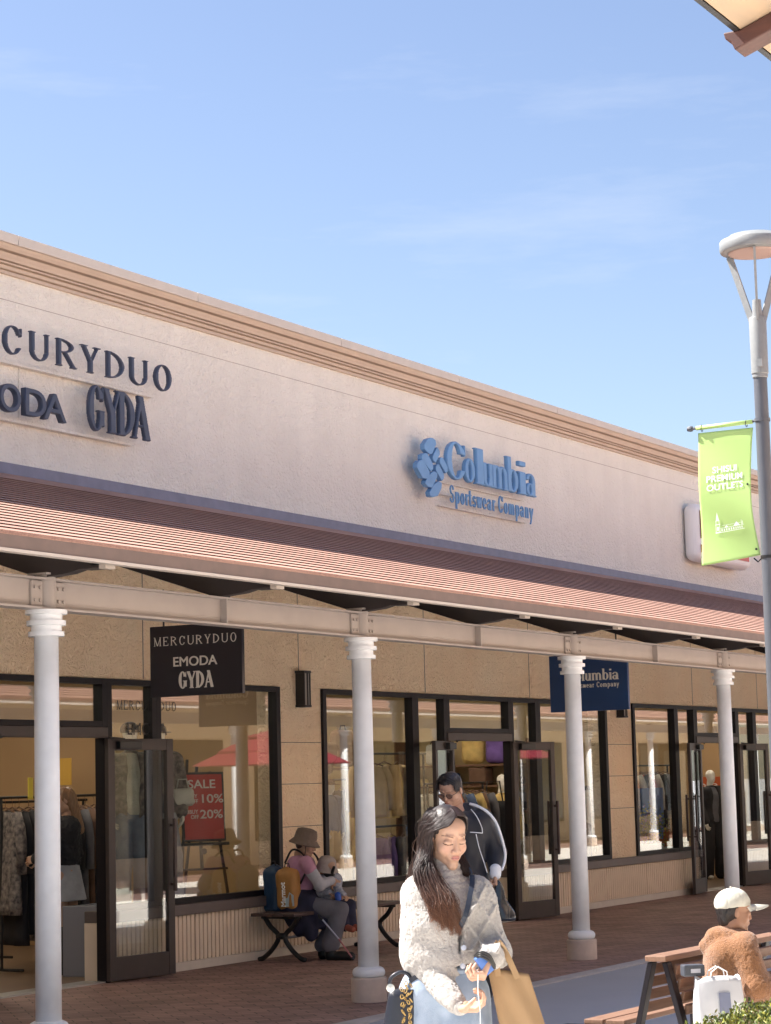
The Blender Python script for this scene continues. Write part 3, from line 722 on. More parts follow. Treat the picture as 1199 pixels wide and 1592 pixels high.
# ---------------------------------------------------------------- timber eave overhead, top right corner
ev_ = empty('roof_eave', (5.5, 2.0, 3.7), 0, 'beige boarded eave with a brown rafter end at the top right corner', 'eave')
M_soff = mat('eave_boards', (.42,.29,.18), .7, c2=(.34,.25,.17), vs=3, stretch=(1,6,1)); M_raf = mat('brown_timber', (.07,.025,.018), .6, var=.2, vs=10, stretch=(6,.6,6))
q = MB(); q.prism([(0.0,0),(-5.5,1.9),(-5.5,1.96),(0.0,.05)], -3.2, 3.6); q.build('soffit_board', M_soff, ev_)
q = MB(); q.box(-3.2, 3.6, 0.002, .02, -.004, .07); q.build('eave_trim', M_black, ev_)
for x in (-2.6,-1.7,-.8,.14,1.02,1.92,2.8):
    q = MB(); q.prism([(.05,-.002),(.045,-.022),(.028,-.034),(.018,-.058),(-5.4,1.82),(-5.4,1.88),(.0,-.002)], x-.04, x+.04); q.build('rafter', M_raf, ev_, bevel=.004)
for x in (-2.9, 3.3):
    q = MB(); q.box(x-.1, x+.1, -2.6, -2.4, -3.7, .8); q.build('post', M_raf, ev_)
    q = MB(); q.box(x-.1, x+.1, -5.4, -5.2, -3.7, 1.7); q.build('post', M_raf, ev_)
# ---------------------------------------------------------------- signs on the facade
M_navy = mat('navy_letters', (.05,.065,.11), .45, var=.08)
M_cblue = mat('blue_letters', (.15,.33,.60), .45, var=.05)
M_tray = M_wall
sA = empty('facade_sign', (15.0, 11.45, 5.0), 0, 'dark navy raised letters reading CURYDUO over ODA and GYDA on the stucco wall', 'sign')
S1 = serif(.86, .135, .06)
S2 = serif(.50, .16, .06, so=.04)
def letter(ch, G, x0, x1, z0, z1, parent, m_, th=.045, Y=11.5, res=.006, name='letter', desc=0.):
    g_, wd = G[ch]; size = z1-z0; xs = (x1-x0)/(wd*size)
    v, q = glyph_mesh(g_, wd, size, xs, th, res, 0, desc)
    o = np_mesh(name, [(v, q)], m_, parent, smooth=False)
    o.location = Vector((x0, Y, z0))-parent.location
    b = MB(); 
    for fx in (.25, .75): 
        xx = (x1-x0)*fx; b.bar((xx, th/2, size*.5), (xx, 11.66-Y, size*.5), .012)
    return o
for ch, a, b_ in (('U',12.95,13.2),('C',13.96,14.19),('U',14.32,14.54),('R',14.68,14.92),('Y',15.02,15.26),('D',15.38,15.62),('U',15.73,15.97),('O',16.10,16.35)):
    if ch == 'U' and a < 13: continue
    letter(ch, S1, a, b_, 5.27, 5.51, sA, M_navy)
for ch, a, b_ in (('R',13.61,13.85),('E',13.3,13.5)): letter(ch, S1, a, b_, 5.27, 5.51, sA, M_navy)
for ch, a, b_ in (('G',15.10,15.33),('Y',15.33,15.56),('D',15.54,15.77),('A',15.75,15.99)):
    letter(ch, S2, a, b_, 4.77, 5.17, sA, M_navy, Y=11.5, th=.045)
def sans(txt, h, th, m_, parent, loc, w_=None, rot=(R(90),0,0), name='lettering', ww=0, sp=1.0, align='LEFT', off=0, flat=False):
    c = bpy.data.curves.new('t', 'FONT'); c.body = txt; c.size = h/.729; c.extrude = th/2; c.align_x = align; c.space_character = sp; c.bevel_depth = 0 if flat else off*.9; c.bevel_resolution = 0; c.offset = off if flat else 0; c.extrude = 0 if flat else th/2; c.resolution_u = 6
    o = bpy.data.objects.new('t', c); col.objects.link(o)
    bpy.context.view_layer.update(); dg = bpy.context.evaluated_depsgraph_get()
    me = bpy.data.meshes.new_from_object(o.evaluated_get(dg)); bpy.data.objects.remove(o)
    if w_:
        co = np.empty(len(me.vertices)*3); me.vertices.foreach_get('co', co); co = co.reshape(-1,3)
        k = w_/(co[:,0].max()-co[:,0].min()); co[:,0] *= k; me.vertices.foreach_set('co', co.ravel())
    me.materials.clear(); n = link(name, me, m_, parent); n.location = loc; n.rotation_euler = rot; return n
for ch, a, b_ in (('O',13.88,14.15),('D',14.19,14.47),('A',14.47,14.78),('M',13.48,13.82)):
    o = sans(ch, .24, .05, M_navy, sA, (a-15, .05, -.22), w_=b_-a, name='letter', off=.004)
for z, a, b_ in ((5.222, 12.6, 16.20), (4.735, 12.6, 15.86)):
    q = MB(); q.box(a-15, b_-15, .135, .197, z-5.012, z-4.988); q.build('rail', M_tray, sA)
q = MB(); q.box(-.66,-.645,.19,.197,-.24,.21); q.build('conduit', M_tray, sA)
sB = empty('facade_sign', (22.0, 11.5, 5.0), 0, 'blue raised letters reading Columbia Sportswear Company beside a diamond logo on the stucco wall', 'sign')
S3 = serif(.80, .21, .07, so=.045)
S4 = serif(.62, .15, .08, so=.05)
C3 = [('C',21.73,22.20),('o',22.17,22.42),('l',22.44,22.66),('u',22.62,22.88),('m',22.86,23.28),('b',23.26,23.56),('i',23.57,23.78),('a',23.78,24.05)]
H3 = 5.47-5.07
for ch, a, b_ in C3:
    letter(ch, S3, a, b_, 5.07, 5.07+(.43 if ch == 'C' else .42), sB, M_cblue, th=.055, Y=11.5, res=.007)
x = 21.86; txt = 'Sportswear Company'; W0 = [(S4[c][1]+.14 if c != ' ' else .35) for c in txt]; kk = (24.05-x)/sum(W0)
for c, wd in zip(txt, W0):
    if c != ' ': letter(c, S4, x, x+S4[c][1]*kk, 4.80, 5.0, sB, M_cblue, th=.02, Y=11.52, res=.005, desc=.34)
    x += wd*kk
import itertools
polys = [[(318,232),(334,224),(350,225),(368,238),(372,268),(345,326),(330,326),(299,296),(298,262)],
 [(376,278),(392,302),(392,325),(366,376),(351,362),(347,335)],
 [(284,322),(300,312),(318,314),(355,385),(354,410),(341,428),(283,350)],
 [(270,353),(295,350),(334,428),(335,455),(322,472),(290,465),(255,400),(256,372)],
 [(398,336),(410,341),(437,400),(437,430),(426,438),(390,374),(388,352)],
 [(374,378),(386,379),(417,443),(416,470),(403,483),(367,417),(366,395)],
 [(350,421),(362,418),(378,432),(378,455),(346,524),(318,515),(303,495),(305,478),(338,432)],
 [(386,476),(405,487),(403,520),(381,568),(350,577),(333,571),(327,545),(358,494)]]
_S1 = Vector((cr[0],cr[1],cr[2]))
for P in polys:
    pts = []
    for u_, v_ in P:
        px, py = 580+u_/3.747, 620+v_/3.747
        r = cr*((px-599.5)/F_PX)+cd*((py-796)/F_PX)+cf; t_ = 11.46/r[1]
        pts.append((r[0]*t_-22.0, r[2]*t_+CAMH-5.0))
    gx = sum(p[0] for p in pts)/len(pts); gz = sum(p[1] for p in pts)/len(pts); pts = [(gx+(a-gx)*.93, gz+(b-gz)*.93) for a, b in pts]
    q = MB(); q.prism(pts, -.04, .02, 'y'); q.build('logo_bar', M_cblue, sB, bevel=.005, seg=2)
for z, a, b_ in ((5.035, 21.72, 23.9),(4.765,21.75,24.0),(4.9,21.75,23.95)):
    q = MB(); q.box(a-22, b_-22, .10, .13, z-5.01, z-4.995); q.build('rail', M_tray, sB)

# hanging blade signs
def serif_line(txt, G, x0, x1, z0, h, parent, m_, gap=.18, desc=0., th=.004, res=.0018, back=False):
    W0 = [(G[c][1] if c != ' ' else .35) for c in txt]; tot = sum(W0)+gap*(len(txt)-1); kx = (x1-x0)/tot; x = x0; parts = []
    for c, wd in zip(txt, W0):
        if c != ' ': parts.append(glyph_mesh(G[c][0], wd, h, kx/h, th, res, x, desc))
        x += (wd+gap)*kx
    o = np_mesh('lettering', parts, m_, parent, smooth=False); o.location = (0, 0, z0); return o
M_bsign = mat('black_sign', (.012,.010,.018), .35, var=.1); M_lett = mat('cream_letters', (.72,.68,.62), .6)
M_nsign = mat('navy_sign', (.012,.045,.14), .4, var=.08, vs=6, stretch=(.3,1,1))
def blade(X, Yc, zc, hw, hh, m_, label, cat_='sign'):
    # local x = image right (-Y in the world)
    e = empty('hanging_sign', (X, Yc, zc), R(-90), label, cat_)
    q = MB(); q.box(-hw, hw, -.02, .02, -hh, hh); q.build('board', m_, e, bevel=.004)
    q = MB(); q.tube([(-hw*.72,0,hh),(-hw*.72,0,hh+.30)], .008, 8); q.build('hanger_rod', M_black, e)
    q = MB(); q.tube([(hw*.72,0,hh),(hw*.72,0,hh+.22)], .008, 8); q.build('hanger_rod', M_black, e)
    return e
b1 = blade(14.5, 9.975, 2.665, .445, .285, M_bsign, 'black hanging sign reading MERCURYDUO EMODA GYDA in cream letters')
S5 = serif(.86, .15, .08); S6 = serif(.55, .2, .07, so=.05)
o = serif_line('MERCURYDUO', S5, -.40, .395, .13, .072, b1, M_lett, gap=.42); o.location = (0,-.0215,.125)
o = sans('EMODA', .078, .004, M_lett, b1, (-.222,-.022,-.045), w_=.425, off=.0015)
o = serif_line('GYDA', S6, -.165, .165, 0, .135, b1, M_lett, gap=.04, res=.002); o.location = (0,-.0215,-.225)
b2 = blade(20.9, 9.44, 2.63, .445, .295, M_nsign, 'dark blue hanging sign reading Columbia Sportswear Company, behind a white column')
o = serif_line('Columbia', S3, -.24, .345, 0, .115, b2, M_lett, gap=.05, res=.0025); o.location = (0,-.0215,.02)
o = serif_line('Sportswear Company', S4, -.24, .345, 0, .055, b2, M_lett, gap=.12, desc=.34, res=.0022); o.location = (0,-.0215,-.052)

# wall lamps
def wall_lamp(x, label):
    e = empty('wall_lamp', (x, YW, 2.43), 0, label, 'wall lamp', 'lamps on the shop front piers')
    q = MB(); q.box(-.055,.055,-.02,0,.0,.35); q.box(-.065,.065,-.115,-.0,.33,.355); q.box(-.065,.065,-.115,0,-.01,.012)
    q.box(-.062,-.046,-.11,-.02,.012,.33); q.box(.046,.062,-.11,-.02,.012,.33); q.box(-.012,.012,-.114,-.105,.012,.33); q.build('lamp_frame', M_black, e, bevel=.003)
    q = MB(); q.box(-.044,.044,-.1,-.022,.014,.328); q.build('lamp_shade', mat('lamp_glass', (.45,.40,.37), .3), e)
    return e
wall_lamp(18.72, 'dark box lamp on the pier between the first and second shop fronts')
wall_lamp(26.68, 'dark box lamp on the pier behind the dark blue hanging sign')
wall_lamp(34.1, 'dark box lamp on the far pier past the third shop front')

# box sign at the far right of the facade
e = empty('box_sign', (30.25, 11.4, 5.1), 0, 'white rounded light box sign with red and silver panels, half hidden by the green banner', 'sign')
q = MB(); q.box(-1.06, 1.06, -.02, .245, -.42, .42); q.build('sign_case', mat('case', (.90,.90,.90), .35), e, bevel=.13, seg=6)
q = MB(); q.box(-.92, .92, -.024, -.0, -.31, .31); q.build('sign_face', mat('face', (.75,.73,.74), .3), e, bevel=.01)
q = MB(); q.box(-1.0, .90, -.030, -.01, -.30, -.19); q.build('stripe', mat('red_panel', (.60,.07,.04), .4), e)
q = MB(); q.box(-1.0, -.93, -.030, -.01, -.10, .30); q.build('panel', mat('brown_panel', (.35,.16,.10), .4), e)

# ---------------------------------------------------------------- lamp post with banner
lp = empty('street_lamp', (16.05, 5.70, 0), 0, 'tall grey street lamp with a round flat head on three arms at the right edge', 'street lamp')
M_pole = mat('grey_pole', (.10,.108,.125), .4, var=.05); M_head = mat('lamp_head', (.24,.25,.25), .45, var=.08, vs=14)
q = MB(); q.lathe((0,0,0), [(.11,0),(.11,.02),(.068,.05),(.066,.6),(.060,2.5),(.052,4.72)], 32); sharp_smooth(q.build('pole', M_pole, lp))
q = MB(); q.lathe((0,0,0), [(.056,4.70),(.06,4.705),(.06,4.73),(.066,4.735),(.068,5.17),(.064,5.18),(.040,5.185),(.033,5.32),(.0,5.33)], 32); q.box(-.071,-.03,-.045,-.01,4.78,4.84); sharp_smooth(q.build('collar', M_head, lp))
for a in (200, 320, 80):
    q = MB(); c_, s_ = math.cos(R(a)), math.sin(R(a))
    q.bar((.05*c_, .05*s_, 5.16), (.225*c_, .225*s_, 5.70), .018, .05, up=(c_,s_,0)); q.build('arm', M_head, lp)
q = MB(); q.lathe((0,0,0), [(.245,5.70),(.262,5.705),(.270,5.72),(.270,5.785),(.262,5.795),(.23,5.805),(.19,5.835),(.11,5.852),(0,5.857)], 48)
sharp_smooth(q.build('lamp_head', M_head, lp), 40)
q = MB(); q.lathe((0,0,0), [(.20,5.690),(.205,5.698)], 40); q.build('diffuser', mat('diffuser', (.42,.30,.26), .5), lp)
q = MB(); q.tube([(0,0,4.37),(0,.58,4.36)], .011, 10); q.lathe((0,.60,4.36), [(.022,-.02),(.024,-.005),(.018,.02)], 12, 'y'); q.lathe((0,0,4.37), [(.062,-.012),(.062,.012)], 24); q.build('banner_arm', M_pole, lp, smooth=False)
q = MB(); q.tube([(0,.062,3.29),(0.01,.09,3.27),(0,.12,3.30)], .006, 8); q.lathe((0,0,3.30), [(.062,-.012),(.062,.012)], 24); q.build('banner_clip', M_black, lp)
M_ban = mat('banner_fabric', (.46,.67,.22), .45, var=.04, vs=2, trans=0)
n = M_ban.node_tree; bs_ = n.nodes['Principled BSDF']; bs_.inputs['Transmission Weight'].default_value = 0
bn = empty('banner', (16.05, 5.70, 3.3), 0, 'lime green hanging banner reading SHISUI PREMIUM OUTLETS on the street lamp', 'banner')
def ban(u, v):                                                # u 0..1 left (far side) to pole, v 0 bottom..1 top
    top = 1.05; y = .535-.455*u+(.015*(1-v))*(1-u)-.0*v
    wv = .018*math.sin(3.1*v*2+u*2)*(1-v*.3)+.012*math.sin(9*v+3*u)*v+.03*(1-v)*u*math.sin(2*u)
    if u > .6: y += (u-.6)*.10*math.sin(v*3.14)
    return (wv, y, -.03+.055*u*(1-v)*1.0+v*top)
q = MB(); nu, nv = 30, 60
q.sheet(lambda a, b: ban(a, b), nu, nv); bo = q.build('fabric', M_ban, bn, smooth=True)
so_ = bo.modifiers.new('solid', 'SOLIDIFY'); so_.thickness = .003
q = MB(); q.tube([(0,.545,1.06),(0,.08,1.065)], .017, 14); q.build('sleeve', M_ban, bn, smooth=True)
q = MB()
for yy in (.50, .13):
    q.tube([(.02*math.cos(a),yy,1.055+.026*math.sin(a)) for a in [i*math.pi/6 for i in range(12)]], .003, 6, closed=True)
q.lathe((ban(.93,.56)[0]-.004, ban(.93,.56)[1], ban(.93,.56)[2]), [(.008,-.004),(.008,.002)], 10, 'x'); q.lathe((ban(.95,.05)[0]-.004, ban(.95,.05)[1], ban(.95,.05)[2]), [(.009,-.004),(.009,.002)], 10, 'x')
q.build('ring', M_black, bn)
M_wl = mat('white_print', (.95,.97,.95), .5)
def onban(o, off=-.004):                                      # bend flat print onto the banner: local x,y = u*.455, v*1.05
    me = o.data; co = np.empty(len(me.vertices)*3); me.vertices.foreach_get('co', co); co = co.reshape(-1,3); out = []
    for x, y, z in co:
        p = ban(x/.455, y/1.05); out.append((p[0]+off-abs(z)*(1 if z < 0 else 0), p[1], p[2]))
    me.vertices.foreach_set('co', np.array(out).ravel()); me.update()
def print_txt(txt, x, y, h, wd):
    o = sans(txt, h, .0005, M_wl, bn, (0,0,0), w_=wd, rot=(0,0,0), off=h*.016, flat=True)
    co = np.empty(len(o.data.vertices)*3); o.data.vertices.foreach_get('co', co); co = co.reshape(-1,3); co[:,0] += x-co[:,0].min(); co[:,1] += y; co[:,2] = 0
    o.data.vertices.foreach_set('co', co.ravel()); onban(o)
print_txt('SHISUI', .115, .715, .052, .20); print_txt('PREMIUM', .065, .645, .052, .305); print_txt('OUTLETS', .065, .575, .052, .31)
q = MB()
def rc(x0,y0,x1,y1): q.add([(x0,y0,0),(x1,y0,0),(x1,y1,0),(x0,y1,0)], [(0,1,2,3)])
rc(.115,.235,.155,.245); rc(.118,.245,.122,.30); rc(.148,.245,.152,.30); rc(.115,.30,.155,.306); rc(.120,.306,.124,.33); rc(.146,.306,.150,.33); rc(.118,.33,.152,.334)
q.add([(.122,.334,0),(.148,.334,0),(.135,.40,0)], [(0,1,2)]); q.add([(.128,.255,0),(.142,.255,0),(.142,.285,0),(.128,.285,0)], [(0,1,2,3)])
rc(.155,.235,.36,.239); rc(.155,.268,.36,.271); rc(.17,.288,.34,.290)
for i in range(10): rc(.163+i*.019,.245,.172+i*.019,.262)
q.add([(.19,.271,0),(.205,.288,0),(.22,.271,0)], [(0,1,2)]); q.add([(.26,.271,0),(.29,.305,0),(.32,.271,0)], [(0,1,2)]); rc(.345,.271,.35,.30); rc(.335,.271,.339,.31)
o = q.build('tower_drawing', M_wl, bn); onban(o, -.0042)
# ================================================================ people
M_skin = mat('skin', (1,1,1), .5, attr=True, spec=.35, trans=.06)
SK = np.array([.47,.285,.20]); LIP = np.array([.40,.165,.14]); BROW = np.array([.085,.045,.032]); HAIRC = (.022,.014,.012)
def V3(*a): return Vector(a)
def xf(loc, yaw=0, pitch=0, roll=0, s=1.0):
    return Matrix.Translation(Vector(loc)) @ Matrix.Rotation(R(yaw),4,'Z') @ Matrix.Rotation(R(pitch),4,'X') @ Matrix.Rotation(R(roll),4,'Y') @ Matrix.Scale(s,4)
def head_prims(wide=1.0, nose=1.0, jaw=1.0, soft=False):
    w = wide
    P = [('e',(0,.018,.045),(.072*w,.090,.078)), ('e',(0,-.022,-.012),(.060*w,.066,.088)), ('e',(0,-.035,.05),(.055*w,.05,.045))]
    for s in (-1,1):
        P += [('c',(s*.040*w*jaw,-.004,-.062),(0,-.058,-.094),.026*jaw,.021*jaw), ('e',(s*.035*w,-.053,-.026),(.026,.023,.027))]
    P += [('e',(0,-.069,-.095),(.019*w,.016,.016),.015), ('e',(0,-.074,-.056),(.027,.018,.022),.015)]
    for s in (-1,1): P += [('-e',(s*.031,-.101,.010),(.017,.013,.009),.016)]
    P += [('c',(0,-.084,.018),(0,-.100*nose,-.024),.0065,.011,.012)]
    for s in (-1,1):
        P += [('e',(s*.0125,-.091,-.029),(.0085,.010,.0075),.006), ('e',(s*.031,-.0735,.007),(.0165,.014,.0125),.009 if soft else .003), ('e',(s*.073*w,.008,0),(.009,.017,.030),.006), ('c',(s*.016,-.087,.033),(s*.044*w,-.078,.034),.003,.002,.014)]
    P += [('e',(0,-.0905,-.0515),(.019,.0060,.0050),.005), ('e',(0,-.0895,-.0610),(.0165,.0072,.0060),.005), ('-c',(-.021,-.0985,-.0565),(.021,-.0985,-.0565),.0018,.0018,.003)]
    P += [('c',(0,.022,-.04),(0,.036,-.125),.050*w,.050*w,.03)]
    return P
def skin_col(heads, skin=SK, lip=LIP, brow=BROW, lash=True, stubble=0):
    def f(v):
        C = np.tile(skin, (len(v),1))*(.97+.06*vnoise(v, 40, 3)[:,None])
        for M in heads:
            Mi = np.array(M.inverted()); q = v@Mi[:3,:3].T+Mi[:3,3]; x, y, z = np.abs(q[:,0]), q[:,1], q[:,2]
            fr = y < -.05
            cheek = np.exp(-(((x-.036)/.02)**2+((z+.022)/.02)**2))*fr; C = C*(1-cheek[:,None]*np.array([-.02,.07,.05]))
            m_ = fr & (((x/.0195)**2+((z+.0562)/.0098)**2) < 1); C[m_] = lip
            m_ = fr & (np.abs(z+.0565) < .0012) & (x < .021); C[m_] = lip*.45
            zb = .0330-9*(x-.034)**2; m_ = fr & (np.abs(z-zb) < .0026) & (x > .016) & (x < .052); C[m_] = C[m_]*.25+brow*.75
            if lash:
                ze = -.0015+7*(x-.031)**2; m_ = fr & (np.abs(z-ze) < .0022) & (np.abs(x-.031) < .0175); C[m_] = brow*.5
        return C
    return f
def hand_prims(curl=40, spread=1.0, thumb=30, side=1, s=1.0, curls=None):
    """wrist at origin, fingers towards -z, palm facing -y, thumb on the side*x side"""
    P = [('c',(0,0,0.015),(0,0,-.02),.021,.024), ('b',(0,0,-.052),(.037,.013,.036),.012)]
    L = [(.040,.024,.019),(.045,.028,.021),(.041,.026,.020),(.032,.020,.017)]
    for i in range(4):
        x = side*(.029-.0195*i); a = 0; p = Vector((x,0,-.078+abs(i-1.2)*.003)); sp = side*(1.2-i)*.05*spread
        cu = (curls[i] if curls else curl+i*3)
        for j, l in enumerate(L[i]):
            a += cu*(1.0,1.1,.7)[j]
            d = Vector((sp, -math.sin(R(a)), -math.cos(R(a)))); d.normalize(); q = p+d*l
            P.append(('c', tuple(p), tuple(q), (.0088,.0080,.0072)[j], (.0080,.0072,.0062)[j], .004)); p = q
    p = Vector((side*.030,-.004,-.018)); q = p+Vector((side*.028,-.014,-.028)); r = q+Vector((side*.008*(1-thumb/60), -.020,-.024)); t_ = r+Vector((-side*.010,-.014,-.016))
    P += [('c',tuple(p),tuple(q),.013,.0105,.012), ('c',tuple(q),tuple(r),.0100,.0088,.004), ('c',tuple(r),tuple(t_),.0088,.0066,.004)]
    return P
def hand_M(wrist, fwd, palm, s=1.0):
    """frame whose -z runs along fwd and whose -y looks along palm"""
    z = -Vector(fwd).normalized(); y = -Vector(palm); y = (y-z*y.dot(z)).normalized(); x = y.cross(z)
    M = Matrix.Identity(4)
    for i in range(3): M[i][0] = x[i]*s; M[i][1] = y[i]*s; M[i][2] = z[i]*s; M[i][3] = wrist[i]
    return M
def torso_g(J, inf=0, kx=1, ky=1, hips=True):
    """torso in its own frame from J['pel'] up to J['neck']"""
    a = Vector(J['pel']); b = Vector(J['neck']); z = (b-a); L = z.length; z.normalize(); yaw = R(J.get('yaw',0))
    f = Vector((math.sin(yaw), -math.cos(yaw), 0)); y = -f; y = (y-z*y.dot(z)).normalized(); x = y.cross(z); M = Matrix.Identity(4)
    for i in range(3): M[i][0] = x[i]; M[i][1] = y[i]; M[i][2] = z[i]; M[i][3] = a[i]
    k = J.get('build', 1); i_ = inf; q = L/.50
    P = []
    if hips: P.append(('e',(0,.005,.0),(.165*k*kx+i_,.115*k*ky+i_,.12*q+i_)))
    P += [('e',(0,-.0,.17*q),(.135*k*kx+i_,.098*k*ky+i_,.16*q+i_)), ('e',(0,-.005,.34*q),(.155*k*kx+i_,.112*k*ky+i_,.145*q+i_)),
          ('c',(-.125*k,0.01,.425*q),(.125*k,.01,.425*q),.055+i_,.055+i_,.05)]
    return ('g', M, P, .04, .05), M
def limb(a, b, ra, rb, k=None): return ('c', tuple(a), tuple(b), ra, rb) + ((k,) if k else ())
def arm(J, s, inf=0, r=(.050,.042,.037,.028)):
    k = J.get('build',1); 
    return [limb(J['sh'+s], J['el'+s], r[0]*k+inf, r[1]*k+inf), limb(J['el'+s], J['wr'+s], r[2]*k+inf, r[3]*k+inf)]
def leg(J, s, inf=0, r=(.088,.062,.055,.038)):
    k = J.get('build',1)
    return [limb(J['hi'+s], J['kn'+s], r[0]*k+inf, r[1]*k+inf), limb(J['kn'+s], J['an'+s], r[2]*k+inf, r[3]*k+inf)]
def shoe_prims(an, toe, s=1.0):
    an = Vector(an); toe = Vector(toe)
    return [('c', tuple(an+Vector((0,0,.02))), (an.x,an.y,.045), .045*s, .045*s), ('c', (an.x,an.y,.042), (toe.x,toe.y,.036), .042*s, .036*s, .02)]
def cloth_disp(amp=.006, f=9, seed=1, fine=0, ff=60, stretch=(1,1,.45)):
    def g_(P):
        d = (vnoise(P, np.array(stretch)*f, seed)-.5)*2*amp+(vnoise(P, np.array(stretch)*f*2.3, seed+1)-.5)*amp
        if fine: d = d+(vnoise(P, ff, seed+2)-.5)*fine
        return d
    return g_
def body_mesh(name, loc, J, heads, hands, label, group=None, res=.012, colfn=None, legs=True, rz=HEAD, extra=None, hres=.003, handres=.003, skin=SK):
    parts = []
    tg, _ = torso_g(J, -.012)
    pr = [tg]+arm(J,'L',-.006)+arm(J,'R',-.006)
    if legs: pr += leg(J,'L',-.008)+leg(J,'R',-.008)+[('c',J['anL'],tuple((Vector(J['anL'])+Vector(J['toL']))/2),.03,.025),('c',J['anR'],tuple((Vector(J['anR'])+Vector(J['toR']))/2),.03,.025)]
    HM = heads
    for M, hp in HM:
        nb = M@Vector((0,.034,-.11)); pr.append(('c', tuple(nb), tuple(Vector(J['neck'])+Vector((0,0,-.02))), .046, .055))
    parts.append(solid(pr, res, .02))
    for M, hp in HM: parts.append(solid([('g',M,hp,.01,.016)], hres, .01, pad=.012))
    for M, hp in hands: parts.append(solid([('g',M,hp,.005,.007)], handres, .005, pad=.008))
    o = np_mesh(name, parts, M_skin, None, colfn or skin_col([M for M,_ in HM], skin)); o.location = loc; o.rotation_euler = (0,0,rz)
    tag(o, label, 'person', group)
    return o
def tubes(curves, radii, cols, n=4):
    """curves (N,K,3), radii (N,K), cols (N,K,3) -> parts and colours"""
    N, K, _ = curves.shape; T = np.gradient(curves, axis=1); T /= np.linalg.norm(T, axis=-1, keepdims=True)+1e-9
    ref = np.zeros_like(T); ref[...,0] = .3; ref[...,1] = 1; ref[...,2] = .2
    A = np.cross(T, ref); A /= np.linalg.norm(A, axis=-1, keepdims=True)+1e-9; B = np.cross(T, A); vs = []
    for j in range(n):
        a = 2*math.pi*j/n; vs.append(curves+(A*math.cos(a)+B*math.sin(a))*radii[...,None])
    v = np.stack(vs, 2).reshape(-1,3); base = (np.arange(N)[:,None]*K+np.arange(K-1)[None,:])[...,None]*n+np.arange(n); nx = (np.arange(n)+1)%n
    b2 = (np.arange(N)[:,None]*K+np.arange(K-1)[None,:])[...,None]*n+nx
    q = np.stack([base, b2, b2+n, base+n], -1).reshape(-1,4)
    return (v, q), np.repeat(cols.reshape(-1,3), n, 0)
def catmull(P, m=5):
    """P (N,K,3) control polygons -> smooth (N,(K-1)*m+1,3)"""
    Q = np.concatenate([2*P[:,:1]-P[:,1:2], P, 2*P[:,-1:]-P[:,-2:-1]], 1); out = []
    for i in range(P.shape[1]-1):
        p0,p1,p2,p3 = Q[:,i],Q[:,i+1],Q[:,i+2],Q[:,i+3]
        for t in np.arange(m)/m:
            out.append(.5*((2*p1)+(-p0+p2)*t+(2*p0-5*p1+4*p2-p3)*t*t+(-p0+3*p1-3*p2+p3)*t**3))
    out.append(P[:,-1]); return np.stack(out, 1)
def hair_obj(name, ctrl, r0, parent, c_top, c_tip, seed=0, wave=.0, fade=(.35,.95), mat_=None, tipr=.35):
    rs = np.random.RandomState(seed); C = catmull(ctrl); N, K, _ = C.shape; t = np.linspace(0,1,K)[None,:]
    ph = rs.rand(N,1)*1.2+2*rs.randint(0,3,(N,1)); am = wave*(t**2)*(.6+.8*rs.rand(N,1))
    C[...,0] += am*np.sin(t*15+ph); C[...,1] += am*.7*np.cos(t*13+ph)
    rad = r0*(1-(1-tipr)*t**3)*(.7+.6*rs.rand(N,1)); k = np.clip((t-fade[0])/(fade[1]-fade[0]),0,1)[...,None]*np.ones((N,1,1))
    col_ = (np.array(c_top)*(1-k)+np.array(c_tip)*k)*(.5+1.0*rs.rand(N,1,1))
    part, cc = tubes(C, rad, col_); return np_mesh(name, [part], mat_ or M_hair, parent, lambda v: cc)
M_hair = mat('hair', (1,1,1), .42, attr=True, spec=.5)

# ---------------------------------------------------------------- the young woman in front
WD = (7.600, 4.085, 0)
J = dict(pel=(-.005,.01,.86), neck=(.02,.0,1.275), yaw=16, build=.82, shL=(-.105,.02,1.225), elL=(-.086,-.01,.955), wrL=(.045,-.185,.800),
         shR=(.145,-.005,1.225), elR=(.190,-.02,.985), wrR=(.165,-.225,.985), hiL=(-.085,.02,.82), knL=(-.09,-.03,.45), anL=(-.10,.04,.07), toL=(-.09,-.10,.03),
         hiR=(.075,.02,.82), knR=(.09,-.10,.44), anR=(.10,-.08,.07), toR=(.13,-.22,.03))
HMw = xf((.022,-.012,1.430), 23, 17, -2, .95)
hL = hand_M(J['wrL'], (.9,-.35,.03), (.1,-.3,.9)); hR = hand_M(J['wrR'], (-.35,-.25,-.75), (-.75,.1,.35))
woman = body_mesh('person', WD, J, [(HMw, head_prims(.97,1.0,.84,True))], [(hL, hand_prims(28,.5,10,-1,curls=[34,50,58,62])), (hR, hand_prims(58,.5,30,-1))],
    'young woman with long dark hair in a fluffy cream cardigan, looking down', hres=.0025, handres=.0025)
M_fluff = mat('boucle_wool', (.33,.31,.29), .95, c2=(.41,.385,.36), vs=110, bump=.5, bs=260, sheen=.4)  # light and dark mottling stands in for shadows between the wool curls
M_jean = mat('light_denim', (.25,.32,.42), .85, c2=(.36,.43,.53), vs=14, bump=.3, bs=300)
M_lace = mat('cream_lace', (.44,.39,.35), .9, c2=(.36,.31,.29), vs=90, bump=.7, bs=120)
M_strap = mat('navy_strap', (.014,.02,.035), .5); M_bag = mat('navy_leather', (.015,.018,.028), .35, bump=.1, bs=200)
M_tote = mat('tan_canvas', (.33,.21,.105), .75, var=.06, vs=5, bump=.2, bs=300); M_gold = mat('gold_chain', (.36,.25,.10), .3, metal=1)
